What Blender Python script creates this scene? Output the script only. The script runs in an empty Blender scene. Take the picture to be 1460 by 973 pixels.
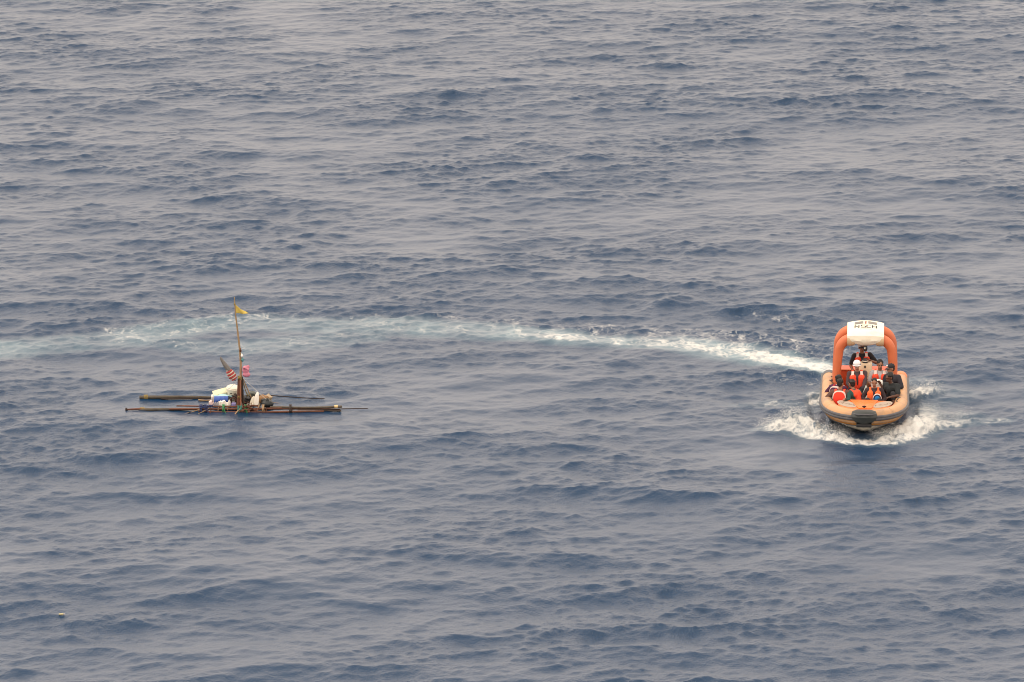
import bpy, bmesh, math, random
import numpy as np
from mathutils import Vector, Matrix, Euler

# ------------------------------------------------------------------ camera, sky, sun, exposure
scene = bpy.context.scene
col = scene.collection
R = math.radians
CAM_H, PITCH = 36.29, R(14)
cam_data = bpy.data.cameras.new('camera')
cam_data.sensor_width = 36.0
cam_data.lens = 170.14
cam_data.clip_start = 1.0
cam_data.clip_end = 60000
cam = bpy.data.objects.new('camera', cam_data)
col.objects.link(cam)
cam.location = (0, 0, CAM_H)
cam.rotation_euler = (R(90) - PITCH, 0, 0)
scene.camera = cam

SUN_EL, SUN_AZ = R(58), R(275)       # high veiled sun, off to the left (azimuth from +Y, clockwise)
world = bpy.data.worlds.new('World')
scene.world = world
world.use_nodes = True
wn, wl = world.node_tree.nodes, world.node_tree.links
bg = wn['Background']
sky = wn.new('ShaderNodeTexSky')
sky.sky_type = 'NISHITA'
sky.sun_disc = False
sky.sun_elevation = SUN_EL
sky.sun_rotation = SUN_AZ
sky.air_density = 1.0
sky.dust_density = 6.0
sky.ozone_density = 1.0
veil = wn.new('ShaderNodeMix')       # an even veil of warm grey haze over the whole sky
veil.data_type = 'RGBA'
veil.inputs[0].default_value = 0.86
veil.inputs[7].default_value = (21.0, 18.0, 15.3, 1)
wl.new(sky.outputs[0], veil.inputs[6])
wl.new(veil.outputs[2], bg.inputs[0])
bg.inputs[1].default_value = 0.1

sun_data = bpy.data.lights.new('sun', 'SUN')
sun_data.energy = 1.2
sun_data.angle = R(11)
sun_data.color = (1.0, 0.93, 0.82)
sun = bpy.data.objects.new('sun', sun_data)
col.objects.link(sun)
sd = Vector((math.sin(SUN_AZ) * math.cos(SUN_EL), math.cos(SUN_AZ) * math.cos(SUN_EL), math.sin(SUN_EL)))
sun.rotation_euler = (-sd).to_track_quat('-Z', 'Y').to_euler()

scene.view_settings.view_transform = 'Standard'
scene.view_settings.look = 'None'
scene.view_settings.gamma = 1
scene.view_settings.exposure = 0.0
scene.cycles.filter_width = 1.0
scene.cycles.use_denoising = True

# ------------------------------------------------------------------ material helpers
def new_mat(name):
    m = bpy.data.materials.new(name)
    m.use_nodes = True
    return m, m.node_tree.nodes, m.node_tree.links

def mat(name, c, rough=0.5, var=0.12, scale=6.0, bump=0.0, dirt=None, dirt_amt=0.35, spec=0.4, trans=0.0):
    """Principled surface with noise-driven tone variation, optional stains and fine relief."""
    m, n, l = new_mat(name)
    p = n['Principled BSDF']
    p.inputs['Roughness'].default_value = rough
    p.inputs['Specular IOR Level'].default_value = spec
    tc = n.new('ShaderNodeTexCoord')
    nz = n.new('ShaderNodeTexNoise')
    nz.inputs['Scale'].default_value = scale
    nz.inputs['Detail'].default_value = 6
    nz.inputs['Roughness'].default_value = 0.65
    l.new(tc.outputs['Object'], nz.inputs['Vector'])
    mx = n.new('ShaderNodeMix'); mx.data_type = 'RGBA'
    mx.inputs[6].default_value = tuple(max(0, v * (1 - var)) for v in c) + (1,)
    mx.inputs[7].default_value = tuple(min(1, v * (1 + var)) for v in c) + (1,)
    l.new(nz.outputs[0], mx.inputs[0])
    out = mx.outputs[2]
    if dirt:
        n2 = n.new('ShaderNodeTexNoise'); n2.inputs['Scale'].default_value = scale * 0.6; n2.inputs['Detail'].default_value = 8
        n2.inputs['Roughness'].default_value = 0.7
        l.new(tc.outputs['Object'], n2.inputs['Vector'])
        rp = n.new('ShaderNodeMapRange'); rp.inputs[1].default_value = 0.5; rp.inputs[2].default_value = 0.72
        rp.inputs[4].default_value = dirt_amt
        l.new(n2.outputs[0], rp.inputs[0])
        m2 = n.new('ShaderNodeMix'); m2.data_type = 'RGBA'
        m2.inputs[7].default_value = tuple(dirt) + (1,)
        l.new(rp.outputs[0], m2.inputs[0]); l.new(out, m2.inputs[6]); out = m2.outputs[2]
    l.new(out, p.inputs['Base Color'])
    if bump:
        b = n.new('ShaderNodeBump'); b.inputs['Distance'].default_value = bump
        l.new(nz.outputs[0], b.inputs['Height']); l.new(b.outputs[0], p.inputs['Normal'])
    if trans:
        p.inputs['Transmission Weight'].default_value = trans
    return m

# ------------------------------------------------------------------ the boat's place on the water
BOAT_LOC = Vector((10.32, 137.1, 0.0))
BOAT_ROT = Euler((R(-3.0), 0, R(-4.3)), 'XYZ')   # bow (local -Y) lifted, heading for the viewer
BYAW = Matrix.Rotation(R(-4.3), 4, 'Z')
RAFT_LOC = Vector((-7.98, 137.0, -0.01))
def b2w(x, y):
    v = BYAW @ Vector((x, y, 0)); return (v.x + BOAT_LOC.x, v.y + BOAT_LOC.y)

# ------------------------------------------------------------------ sea
def build_sea():
    rng = np.random.default_rng(11)
    N = 2048
    dx, dy = 0.058, 0.092
    Lx, Ly = N * dx, N * dy
    kx = 2 * np.pi * np.fft.fftfreq(N, dx)[None, :]
    ky = 2 * np.pi * np.fft.fftfreq(N, dy)[:, None]
    k = np.sqrt(kx * kx + ky * ky); k[0, 0] = 1
    th = np.arctan2(ky, kx)
    th0 = R(90 + 16)
    def spec(lam, p, spread, base, t0):
        kp = 2 * np.pi / lam
        D = np.abs(np.cos(th - t0)) ** spread + base
        return k ** (-p) * np.exp(-(kp / k) ** 2) * D
    cut = np.exp(-(k * 0.022) ** 2)
    noise = (rng.standard_normal((N, N)) + 1j * rng.standard_normal((N, N)))
    def field(P):
        h0 = noise * np.sqrt(P) * cut
        h0[0, 0] = 0
        h = np.fft.ifft2(h0).real
        ex = np.fft.ifft2(1j * kx / k * h0).real
        ey = np.fft.ifft2(1j * ky / k * h0).real
        sl = np.sqrt((np.gradient(h, dx, axis=1) ** 2 + np.gradient(h, dy, axis=0) ** 2).mean())
        return h / sl, ex / sl, ey / sl
    A = field(spec(SEA['lamA'], SEA['pA'], 3.0, 0.06, th0))         # wind sea
    noise = np.roll(noise, (517, 233), (0, 1))
    B = field(spec(0.62, 3.3, 2.2, 0.10, th0 - 0.12))                # short chop
    noise = np.roll(noise, (217, 933), (0, 1))
    C = field(spec(11.0, 6.0, 6.0, 0.02, th0 - 0.3))                 # long low swell
    # gust patches
    g0 = noise * np.exp(-(k * 2.6) ** 2)
    gust = np.fft.ifft2(g0).real; gust /= gust.std()
    g1 = np.roll(noise, (91, 1204), (0, 1)) * np.exp(-(k * 0.9) ** 2)
    g1 = np.fft.ifft2(g1).real; g1 /= g1.std()
    gust = np.clip(0.95 + 0.10 * gust + 0.26 * g1, 0.3, 1.8)
    sA, sB, sC = SEA['sA'], SEA['sB'], SEA['sC']
    amp = (0.35 + 0.65 * gust)
    Hh = A[0] * sA * amp + B[0] * sB * gust + C[0] * sC
    Ex = (A[1] * sA * amp + 0.6 * B[1] * sB * gust + C[1] * sC) * SEA['chop']
    Ey = (A[2] * sA * amp + 0.6 * B[2] * sB * gust + C[2] * sC) * SEA['chop'] - 0.6 * A[0] * sA * amp   # crests lean with the wind
    print('sea rms height', Hh.std(), 'max', Hh.max())

    # one sheet: fine where the photograph looks, widening to the horizon
    def axis(lo, hi, step, far, grow=1.16):
        core = np.arange(lo, hi + step * 0.5, step)
        out = []; s = step; d = 0
        while d < far:
            s *= grow; d += s; out.append(d)
        out = np.array(out)
        return np.concatenate([(lo - out)[::-1], core, core[-1] + out]), len(out), len(core)
    X, nx0, ncx = axis(-24.0, 24.0, dx, 30000)
    Y, ny0, ncy = axis(107.0, 212.0, dy, 30000)
    ix = np.mod(np.round(X / dx).astype(int), N); iy = np.mod(np.round(Y / dy).astype(int), N)
    fx = np.clip(1 - (np.maximum(np.abs(X) - 24, 0)) / 60, 0, 1)
    fy = np.clip(1 - np.maximum(np.maximum(107 - Y, Y - 212), 0) / 60, 0, 1)
    fade = fy[:, None] * fx[None, :]
    gx, gy = np.meshgrid(X, Y)
    h = Hh[np.ix_(iy, ix)] * fade
    ex = Ex[np.ix_(iy, ix)] * fade; ey = Ey[np.ix_(iy, ix)] * fade

    def capsules(segs):
        """max of soft capsules x0,y0,x1,y1,w0,w1,v0,v1"""
        out = np.zeros_like(gx)
        for (x0, y0, x1, y1, w0, w1, v0, v1) in segs:
            m = max(w0, w1) * 1.8
            r = np.where((Y > min(y0, y1) - m) & (Y < max(y0, y1) + m))[0]
            c = np.where((X > min(x0, x1) - m) & (X < max(x0, x1) + m))[0]
            if len(r) == 0 or len(c) == 0: continue
            sl = np.s_[r[0]:r[-1] + 1, c[0]:c[-1] + 1]
            px, py = gx[sl] - x0, gy[sl] - y0
            vx, vy = x1 - x0, y1 - y0
            t = np.clip((px * vx + py * vy) / (vx * vx + vy * vy + 1e-9), 0, 1)
            d = np.hypot(px - t * vx, py - t * vy) / (w0 + (w1 - w0) * t)
            val = (v0 + (v1 - v0) * t) * np.clip(1.25 - d * d, 0, 1)
            out[sl] = np.maximum(out[sl], val)
        return out
    def path(pts):
        return [(a[0], a[1], b[0], b[1], a[2], b[2], a[3], b[3]) for a, b in zip(pts[:-1], pts[1:])]
    bw = lambda pts: [b2w(p[0], p[1]) + tuple(p[2:]) for p in pts]

    # foam: the wake sweeping round behind the raft, the bow wave, side wash
    wake_core = path([(9.9, 141.7, .50, .84), (8.55, 142.9, .66, .76), (7.5, 143.7, .78, .70), (6.26, 144.4, .80, .64), (5.0, 145.2, .75, .62),
                      (3.7, 145.4, .65, .56), (2.4, 145.8, .65, .50), (1.3, 146.3, .75, .58), (.3, 146.6, .7, .58), (-.6, 146.8, .8, .46), (-2., 147.2, .9, .45), (-4.2, 147.6, 1.0, .45),
                      (-5.5, 147.4, .9, .36), (-7.9, 147.9, .9, .38), (-9.5, 147.4, .7, .44), (-11.6, 146.2, .9, .48), (-12.6, 145.8, .8, .36), (-15.8, 144.9, .9, .40), (-19, 144.5, .9, .34)])
    wake_side = path([(9.5, 143.9, 1.7, .46), (7.0, 145.6, 1.8, .50), (4.5, 146.5, 1.5, .47), (1.5, 147.3, 1.3, .46), (-2., 148.0, 1.3, .40), (-5.5, 148.7, 1.2, .36),
                      (-8.5, 148.5, 1.1, .44), (-11.5, 146.8, 1.0, .43), (-16, 145.2, 1.0, .32)])
    wake_low = path([(-4.6, 146.2, .9, .36), (-6.6, 145.4, 1.0, .40), (-8.4, 144.9, .9, .38), (-10.2, 145.2, .6, .42), (-11.2, 145.6, .6, .38)])
    patches = [(8.5, 148.5, 9.1, 148.2, .5, .4, .48, .42), (7.2, 149.0, 8.4, 148.7, .45, .45, .36, .40),
               (.3, 142.7, 1.6, 142.4, .6, .5, .33, .30), (2.2, 142.5, 4.5, 141.9, .5, .6, .22, .26), (6.2, 141.2, 9.0, 141.0, .8, .9, .37, .42)]
    bow = path(bw([(-3.15, -2.30, .20, .50), (-2.5, -2.05, .45, .74), (-1.85, -1.95, .62, .74), (-1.15, -2.75, .45, .72), (-.45, -3.25, .42, .74), (.2, -3.35, .42, .74),
                   (.75, -3.1, .50, .74), (1.35, -2.35, .62, .80), (1.75, -1.55, .62, .74), (2.3, -1.0, .50, .62), (3.0, -.8, .36, .56), (4.1, -.5, .26, .50)]))
    bow += path(bw([(-2.3, -1.2, .42, .74), (-1.95, -.85, .45, .62), (-1.7, -.5, .4, .36)]))
    bow += path(bw([(1.75, -.9, .6, .66), (1.95, .2, .42, .50), (1.75, .9, .35, .42)]))
    bow += path(bw([(2.2, -.2, .5, .42), (3.0, -.05, .5, .42), (3.4, -.3, .4, .35)]))
    bow += path(bw([(1.45, 1.9, .50, .86), (1.75, 2.3, .62, .80), (2.1, 2.5, .5, .50)]))
    bow += path(bw([(2.0, 1.4, .8, .38), (2.6, 2.2, .8, .33), (1.6, 3.6, .6, .42)]))
    bow += path(bw([(-1.45, 1.2, .25, .70), (-1.5, 2.2, .35, .55)])) + path(bw([(-1.6, .6, .5, .30), (-2.8, .9, .5, .42), (-3.6, .6, .5, .30)]))
    near_raft = [(RAFT_LOC.x + 1.5, 138.3, RAFT_LOC.x + 2.4, 138.5, .35, .35, .34, .30)]
    foam = np.maximum.reduce([capsules(wake_core), capsules(wake_side), capsules(wake_low), capsules(patches), capsules(bow), capsules(near_raft)])
    # aerated, milky turquoise water under and beside the foam
    aer = capsules([(a, b, c, d, w0 * 1.35, w1 * 1.35, min(1, v0 * 1.3), min(1, v1 * 1.3)) for (a, b, c, d, w0, w1, v0, v1) in wake_core])
    aer = np.maximum(aer, 0.5 * capsules([(a, b, c, d, w0 * 1.1, w1 * 1.1, v0, v1) for (a, b, c, d, w0, w1, v0, v1) in bow]))
    aer = np.maximum(aer, 0.9 * capsules(wake_low))
    # the boat's passage smooths the chop, throws up the bow wave and hollows the water alongside
    slick = np.clip(capsules(wake_core) * 1.3, 0, 1)
    damp = 1 - 0.65 * slick
    rb = capsules([(RAFT_LOC.x - 3.4, 137.6, RAFT_LOC.x + 3.8, 137.6, 1.5, 1.5, .9, .9)])
    damp *= 1 - 0.55 * np.clip(rb, 0, 1)
    bb = capsules([b2w(0, -1.7) + b2w(0, 2.6) + (1.6, 1.6, 1.0, 1.0)])
    damp *= 1 - 0.9 * np.clip(bb, 0, 1)
    h = h * damp; ex = ex * damp; ey = ey * damp
    lump = 0.5 * (B[0] / B[0].std() + 0.6 * A[0] / A[0].std())[np.ix_(iy, ix)]
    mound = capsules(path(bw([(-3.0, -2.1, .3, .02), (-2.4, -1.8, .42, .13), (-1.85, -1.62, .5, .24), (-1.15, -2.45, .38, .16), (-.45, -3.2, .4, .05), (.3, -3.3, .4, .05),
                              (.95, -2.85, .42, .16), (1.6, -1.7, .5, .25), (2.1, -.95, .42, .14), (3.6, -.5, .3, .02)])))
    mound = np.maximum(mound, capsules(path(bw([(1.5, 1.9, .5, .16), (2.0, 2.4, .5, .1)]))))
    rough = rng.standard_normal(h.shape)
    rough = (rough + np.roll(rough, 1, 1) + np.roll(rough, 1, 0) + np.roll(np.roll(rough, 1, 0), 1, 1)) / 2
    h += 0.62 * mound * (1 + 0.4 * lump + 0.30 * rough) + 0.03 * np.clip(foam, 0, 1) * lump
    hollow = capsules(path(bw([(-1.25, -1.5, .35, .12), (-1.35, 1.5, .35, .08)])) + path(bw([(1.2, -.8, .35, .10), (1.35, 1.2, .3, .08)])))
    h -= hollow
    # no water inside the hull
    inside = capsules([b2w(0, -1.5) + b2w(0, 2.5) + (.95, .95, 1.0, 1.0)])
    h = np.where(inside > 0.25, np.minimum(h, -0.12), h)

    nyv, nxv = gx.shape
    co = np.stack([gx + ex, gy + ey, h], -1).reshape(-1, 3).astype(np.float32)
    idx = np.arange(nyv * nxv, dtype=np.int32).reshape(nyv, nxv)
    q = np.stack([idx[:-1, :-1], idx[:-1, 1:], idx[1:, 1:], idx[1:, :-1]], -1).reshape(-1, 4)
    me = bpy.data.meshes.new('sea_water')
    me.vertices.add(len(co)); me.vertices.foreach_set('co', co.ravel())
    me.loops.add(q.size); me.loops.foreach_set('vertex_index', q.ravel())
    me.polygons.add(len(q))
    me.polygons.foreach_set('loop_start', np.arange(0, q.size, 4, dtype=np.int32))
    me.polygons.foreach_set('use_smooth', np.ones(len(q), dtype=bool))
    me.update(calc_edges=True)
    for nm, arr in (('foam', foam), ('aer', aer), ('gust', (gust[np.ix_(iy, ix)] * damp))):
        a = me.attributes.new(nm, 'FLOAT', 'POINT'); a.data.foreach_set('value', arr.ravel().astype(np.float32))
    print('sea quads', len(q))
    ob = bpy.data.objects.new('sea_water', me); col.objects.link(ob)
    ob['kind'] = 'structure'; ob['label'] = 'choppy grey blue open sea with foam wake'
    me.materials.append(sea_material(False)); me.materials.append(sea_material(True))
    fq = (np.maximum(foam, aer).ravel()[q].max(1) > 0.01).astype(np.int32)
    me.polygons.foreach_set('material_index', fq)
    return ob

def sea_material(foamy):
    m, n, l = new_mat('sea_foam' if foamy else 'sea')
    def math_(op, a, b=None, clamp=False):
        x = n.new('ShaderNodeMath'); x.operation = op; x.use_clamp = clamp
        for i, v in enumerate((a, b)):
            if v is None: continue
            if isinstance(v, (int, float)): x.inputs[i].default_value = v
            else: l.new(v, x.inputs[i])
        return x.outputs[0]
    def attr(nm):
        a = n.new('ShaderNodeAttribute'); a.attribute_name = nm; return a.outputs['Fac']
    geo = n.new('ShaderNodeNewGeometry')
    def noise(sx, sy, detail, rough, dist=0.0, rot=0.0):
        mp = n.new('ShaderNodeMapping'); mp.inputs['Scale'].default_value = (sx, sy, 1); mp.inputs['Rotation'].default_value = (0, 0, rot)
        l.new(geo.outputs['Position'], mp.inputs[0])
        z = n.new('ShaderNodeTexNoise'); z.inputs['Scale'].default_value = 1; z.inputs['Detail'].default_value = detail
        z.inputs['Roughness'].default_value = rough; z.inputs['Distortion'].default_value = dist
        l.new(mp.outputs[0], z.inputs['Vector']); return z.outputs[0]
    foam, aer, gust = attr('foam'), attr('aer'), attr('gust')
    # fine ripples
    r1 = noise(5.5, 4.0, 3, 0.6, 0.4, 0.3)
    r2 = noise(17, 11, 2, 0.6, 0.3, -0.2)
    hgt = math_('ADD', math_('MULTIPLY', r1, SEA['r1']), math_('MULTIPLY', r2, SEA['r2']))
    hgt = math_('MULTIPLY', hgt, gust)
    bp = n.new('ShaderNodeBump'); bp.inputs['Distance'].default_value = 1.0; bp.inputs['Strength'].default_value = 1.0
    l.new(hgt, bp.inputs['Height'])
    water = n['Principled BSDF']
    water.inputs['IOR'].default_value = 1.333
    water.inputs['Roughness'].default_value = SEA['rough']
    l.new(bp.outputs[0], water.inputs['Normal'])
    if not foamy:
        water.inputs['Base Color'].default_value = SEA['deep'] + (1,)
        return m
    body = n.new('ShaderNodeMix'); body.data_type = 'RGBA'
    body.inputs[6].default_value = SEA['deep'] + (1,)
    body.inputs[7].default_value = (0.21, 0.30, 0.335, 1)
    an = noise(0.9, 0.6, 5, 0.65, 0.6)
    af = math_('MULTIPLY', aer, math_('ADD', math_('MULTIPLY', an, 1.5), -0.10), True)
    l.new(af, body.inputs[0])
    l.new(body.outputs[2], water.inputs['Base Color'])
    # foam: lacy where thin, solid where dense
    f1 = noise(1.3, 0.8, 8, 0.68, 0.8)
    f2 = noise(5.0, 3.0, 6, 0.7, 1.2)
    vo = n.new('ShaderNodeTexVoronoi'); vo.feature = 'DISTANCE_TO_EDGE'; vo.inputs['Scale'].default_value = 1
    mp = n.new('ShaderNodeMapping'); mp.inputs['Scale'].default_value = (3.2, 1.8, 1)
    wob = n.new('ShaderNodeTexNoise'); wob.inputs['Scale'].default_value = 1.6; wob.inputs['Detail'].default_value = 4
    l.new(geo.outputs['Position'], wob.inputs['Vector'])
    va = n.new('ShaderNodeVectorMath'); va.operation = 'MULTIPLY_ADD'; va.inputs[1].default_value = (1.5, 1.5, 0)
    l.new(wob.outputs['Color'], va.inputs[0]); l.new(geo.outputs['Position'], va.inputs[2])
    l.new(va.outputs[0], mp.inputs[0]); l.new(mp.outputs[0], vo.inputs['Vector'])
    lace = math_('SUBTRACT', 1.0, math_('MULTIPLY', vo.outputs['Distance'], 4.0), True)
    n_mix = math_('ADD', math_('ADD', math_('MULTIPLY', f1, 0.62), math_('MULTIPLY', f2, 0.36)), math_('MULTIPLY', lace, 0.13))
    # foam threshold falls as density rises
    fm = n.new('ShaderNodeMapRange'); fm.interpolation_type = 'SMOOTHSTEP'
    val = math_('ADD', n_mix, math_('MULTIPLY', foam, 0.62))
    fm.inputs[1].default_value = 0.84; fm.inputs[2].default_value = 1.12
    l.new(val, fm.inputs[0])
    gate = math_('MULTIPLY', fm.outputs[0], math_('MULTIPLY', foam, 6.0, True), True)
    fb = n.new('ShaderNodeBump'); fb.inputs['Distance'].default_value = 0.06
    l.new(f2, fb.inputs['Height'])
    fd = n.new('ShaderNodeBsdfDiffuse'); fd.inputs['Color'].default_value = (0.62, 0.62, 0.60, 1)
    l.new(fb.outputs[0], fd.inputs['Normal'])
    ms = n.new('ShaderNodeMixShader')
    l.new(gate, ms.inputs[0]); l.new(water.outputs[0], ms.inputs[1]); l.new(fd.outputs[0], ms.inputs[2])
    l.new(ms.outputs[0], n['Material Output'].inputs['Surface'])
    return m

SEA = dict(lamA=2.9, pA=4.3, sA=0.116, sB=0.076, sC=0.026, chop=1.15, rough=0.285, r1=0.023, r2=0.021, deep=(0.0065, 0.033, 0.081))
build_sea()

# ------------------------------------------------------------------ mesh helpers
class Geo:
    def __init__(s): s.v, s.f = [], []
    def add(s, vs, fs):
        o = len(s.v); s.v += [tuple(p) for p in vs]; s.f += [tuple(i + o for i in f) for f in fs]; return s
    def box(s, c, d, rot=None, taper=1.0):
        M = rot.to_matrix() if isinstance(rot, Euler) else (rot or Matrix.Identity(3))
        vs = []
        for z in (-1, 1):
            t = taper if z > 0 else 1.0
            for x, y in ((-1, -1), (1, -1), (1, 1), (-1, 1)):
                vs.append(Vector(c) + M @ Vector((x * d[0] / 2 * t, y * d[1] / 2 * t, z * d[2] / 2)))
        return s.add(vs, [(3, 2, 1, 0), (4, 5, 6, 7), (0, 1, 5, 4), (1, 2, 6, 5), (2, 3, 7, 6), (3, 0, 4, 7)])
    def tube(s, pts, rad, n=8, closed=False, squash=1.0, up=None):
        pts = [Vector(p) for p in pts]
        if isinstance(rad, (int, float)): rad = [rad] * len(pts)
        vs, fs = [], []
        m = len(pts); prev = None
        for i, p in enumerate(pts):
            a = pts[(i - 1) % m] if (closed or i > 0) else p
            b = pts[(i + 1) % m] if (closed or i < m - 1) else p
            t = (b - a).normalized()
            if prev is None:
                ref = Vector(up) if up else (Vector((0, 0, 1)) if abs(t.z) < 0.9 else Vector((1, 0, 0)))
                u = (ref - t * ref.dot(t)).normalized()
            else:
                u = (prev - t * prev.dot(t))
                u = u.normalized() if u.length > 1e-6 else t.orthogonal().normalized()
            prev = u; w = t.cross(u)
            for k in range(n):
                an = 2 * math.pi * k / n
                vs.append(p + (u * math.cos(an) * squash + w * math.sin(an)) * rad[i])
        for i in range(m if closed else m - 1):
            for k in range(n):
                a, b = i * n + k, i * n + (k + 1) % n
                c, d = ((i + 1) % m) * n + (k + 1) % n, ((i + 1) % m) * n + k
                fs.append((a, b, c, d))
        if not closed:
            fs.append(tuple(range(n - 1, -1, -1))); fs.append(tuple((m - 1) * n + k for k in range(n)))
        return s.add(vs, fs)
    def lathe(s, prof, c=(0, 0, 0), M=None, n=16):
        M = M or Matrix.Identity(3); c = Vector(c); vs, fs = [], []
        for (r, z) in prof:
            for k in range(n):
                a = 2 * math.pi * k / n
                vs.append(c + M @ Vector((r * math.cos(a), r * math.sin(a), z)))
        for i in range(len(prof) - 1):
            for k in range(n):
                fs.append((i * n + k, i * n + (k + 1) % n, (i + 1) * n + (k + 1) % n, (i + 1) * n + k))
        fs.append(tuple(range(n - 1, -1, -1))); fs.append(tuple((len(prof) - 1) * n + k for k in range(n)))
        return s.add(vs, fs)
    def loft(s, rows, cap=True):
        n = len(rows[0]); vs = [p for r in rows for p in r]; fs = []
        for i in range(len(rows) - 1):
            for k in range(n - 1):
                fs.append((i * n + k, i * n + k + 1, (i + 1) * n + k + 1, (i + 1) * n + k))
        return s.add(vs, fs)
    def prism(s, poly, z0, z1):
        n = len(poly)
        vs = [(x, y, z0) for x, y in poly] + [(x, y, z1) for x, y in poly]
        fs = [tuple(range(n - 1, -1, -1)), tuple(range(n, 2 * n))] + [(i, (i + 1) % n, n + (i + 1) % n, n + i) for i in range(n)]
        return s.add(vs, fs)
    def ell(s, c, r, M=None, nu=12, nv=8):
        M = M or Matrix.Identity(3); c = Vector(c)
        vs = [c + M @ Vector((0, 0, -r[2]))]; fs = []
        for i in range(1, nv):
            p = -math.pi / 2 + math.pi * i / nv
            for k in range(nu):
                a = 2 * math.pi * k / nu
                vs.append(c + M @ Vector((r[0] * math.cos(p) * math.cos(a), r[1] * math.cos(p) * math.sin(a), r[2] * math.sin(p))))
        vs.append(c + M @ Vector((0, 0, r[2])))
        for k in range(nu):
            fs.append((0, 1 + (k + 1) % nu, 1 + k))
            fs.append((len(vs) - 1, 1 + (nv - 2) * nu + k, 1 + (nv - 2) * nu + (k + 1) % nu))
        for i in range(nv - 2):
            for k in range(nu):
                fs.append((1 + i * nu + k, 1 + i * nu + (k + 1) % nu, 1 + (i + 1) * nu + (k + 1) % nu, 1 + (i + 1) * nu + k))
        return s.add(vs, fs)
    def cap(s, a, b, ra, rb, n=10):
        """rounded tapered limb between two joints"""
        a, b = Vector(a), Vector(b); d = b - a
        if d.length < 1e-5: return s.ell(a, (ra,) * 3)
        t = d.normalized(); P, Q = [], []
        for i in range(5):
            an = math.pi / 2 * i / 4
            P.append((a - t * ra * math.cos(an), max(ra * math.sin(an), 1e-4)))
        for i in range(5):
            an = math.pi / 2 * i / 4
            Q.append((b + t * rb * math.sin(an), max(rb * math.cos(an), 1e-4)))
        pr = P + Q
        return s.tube([p for p, _ in pr], [r for _, r in pr], n)
    def build(s, name, m, parent=None, smooth=True, bevel=0.0, sub=0):
        me = bpy.data.meshes.new(name); me.from_pydata(s.v, [], s.f); me.update()
        bm = bmesh.new(); bm.from_mesh(me); bmesh.ops.recalc_face_normals(bm, faces=bm.faces)
        if bevel: bmesh.ops.bevel(bm, geom=list(bm.edges), offset=bevel, segments=2, affect='EDGES', profile=0.5)
        bm.to_mesh(me); bm.free()
        if smooth:
            me.polygons.foreach_set('use_smooth', [True] * len(me.polygons))
            try: me.set_sharp_from_angle(angle=R(40))
            except Exception: pass
        me.materials.append(m)
        o = bpy.data.objects.new(name, me); col.objects.link(o)
        if parent: o.parent = parent
        if sub:
            md = o.modifiers.new('subdivision', 'SUBSURF'); md.levels = sub; md.render_levels = sub
        return o

def empty(name, loc, rot=(0, 0, 0)):
    o = bpy.data.objects.new(name, None); col.objects.link(o); o.location = loc; o.rotation_euler = rot; return o
def tag(o, label, cat, group=None):
    o['label'] = label; o['category'] = cat; o['kind'] = 'thing'
    if group: o['group'] = group
    return o

# ------------------------------------------------------------------ rescue boat  (local: bow towards -Y, +X to the viewer's right)
M_TUBE = mat('tube_tan', (0.50, 0.275, 0.130), 0.5, 0.20, 2.2, 0.004, (0.24, 0.165, 0.12), 0.9)
M_STRAKE = mat('strake_rubber', (0.075, 0.075, 0.085), 0.6, 0.2, 8, 0.003, (0.2, 0.18, 0.17), 0.4)
M_ARCH = mat('arch_orange', (0.60, 0.155, 0.062), 0.5, 0.14, 2.5, 0.004, (0.45, 0.13, 0.07), 0.7)
M_COVER = mat('cover_white', (0.78, 0.735, 0.60), 0.5, 0.05, 3, 0.003, (0.62, 0.50, 0.30), 0.5)
M_INNER = mat('inner_orange', (0.52, 0.065, 0.013), 0.5, 0.16, 4, 0.003, (0.25, 0.05, 0.025), 0.6)
M_DECK = mat('deck_orange', (0.72, 0.17, 0.03), 0.45, 0.14, 5, 0.002, (0.62, 0.25, 0.12), 0.6)
M_PAD = mat('pad_grey', (0.37, 0.295, 0.235), 0.8, 0.18, 20, 0.003)
M_HULL = mat('hull_white', (0.66, 0.60, 0.48), 0.4, 0.10, 4, 0.0, (0.50, 0.40, 0.24), 0.5)
M_MUST = mat('hull_mustard', (0.50, 0.20, 0.025), 0.45, 0.15, 4, 0.0, (0.42, 0.20, 0.06), 0.5)
M_FEND = mat('fender_black', (0.028, 0.033, 0.033), 0.55, 0.2, 6, 0.004)
M_CONS = mat('console_cream', (0.62, 0.48, 0.32), 0.45, 0.10, 4, 0.0, (0.42, 0.28, 0.16), 0.7)
M_BLACK = mat('black_plastic', (0.015, 0.015, 0.017), 0.45, 0.2, 10)
M_PANEL = mat('panel_grey', (0.24, 0.22, 0.21), 0.5, 0.15, 10)
M_INK = mat('lettering_black', (0.03, 0.03, 0.035), 0.6, 0.1, 10)
M_INKB = mat('lettering_brown', (0.16, 0.11, 0.08), 0.7, 0.25, 30)
M_ROPE = mat('rope_dark', (0.06, 0.045, 0.04), 0.9, 0.3, 40)
M_GREY = mat('seat_grey', (0.34, 0.34, 0.30), 0.7, 0.12, 12)
M_RED = mat('emblem_red', (0.30, 0.06, 0.03), 0.6, 0.2, 30)

boat = empty('rescue_boat', BOAT_LOC, BOAT_ROT)
tag(boat, 'orange and tan inflatable rescue boat crowded with people, arch over its stern', 'boat')

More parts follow.
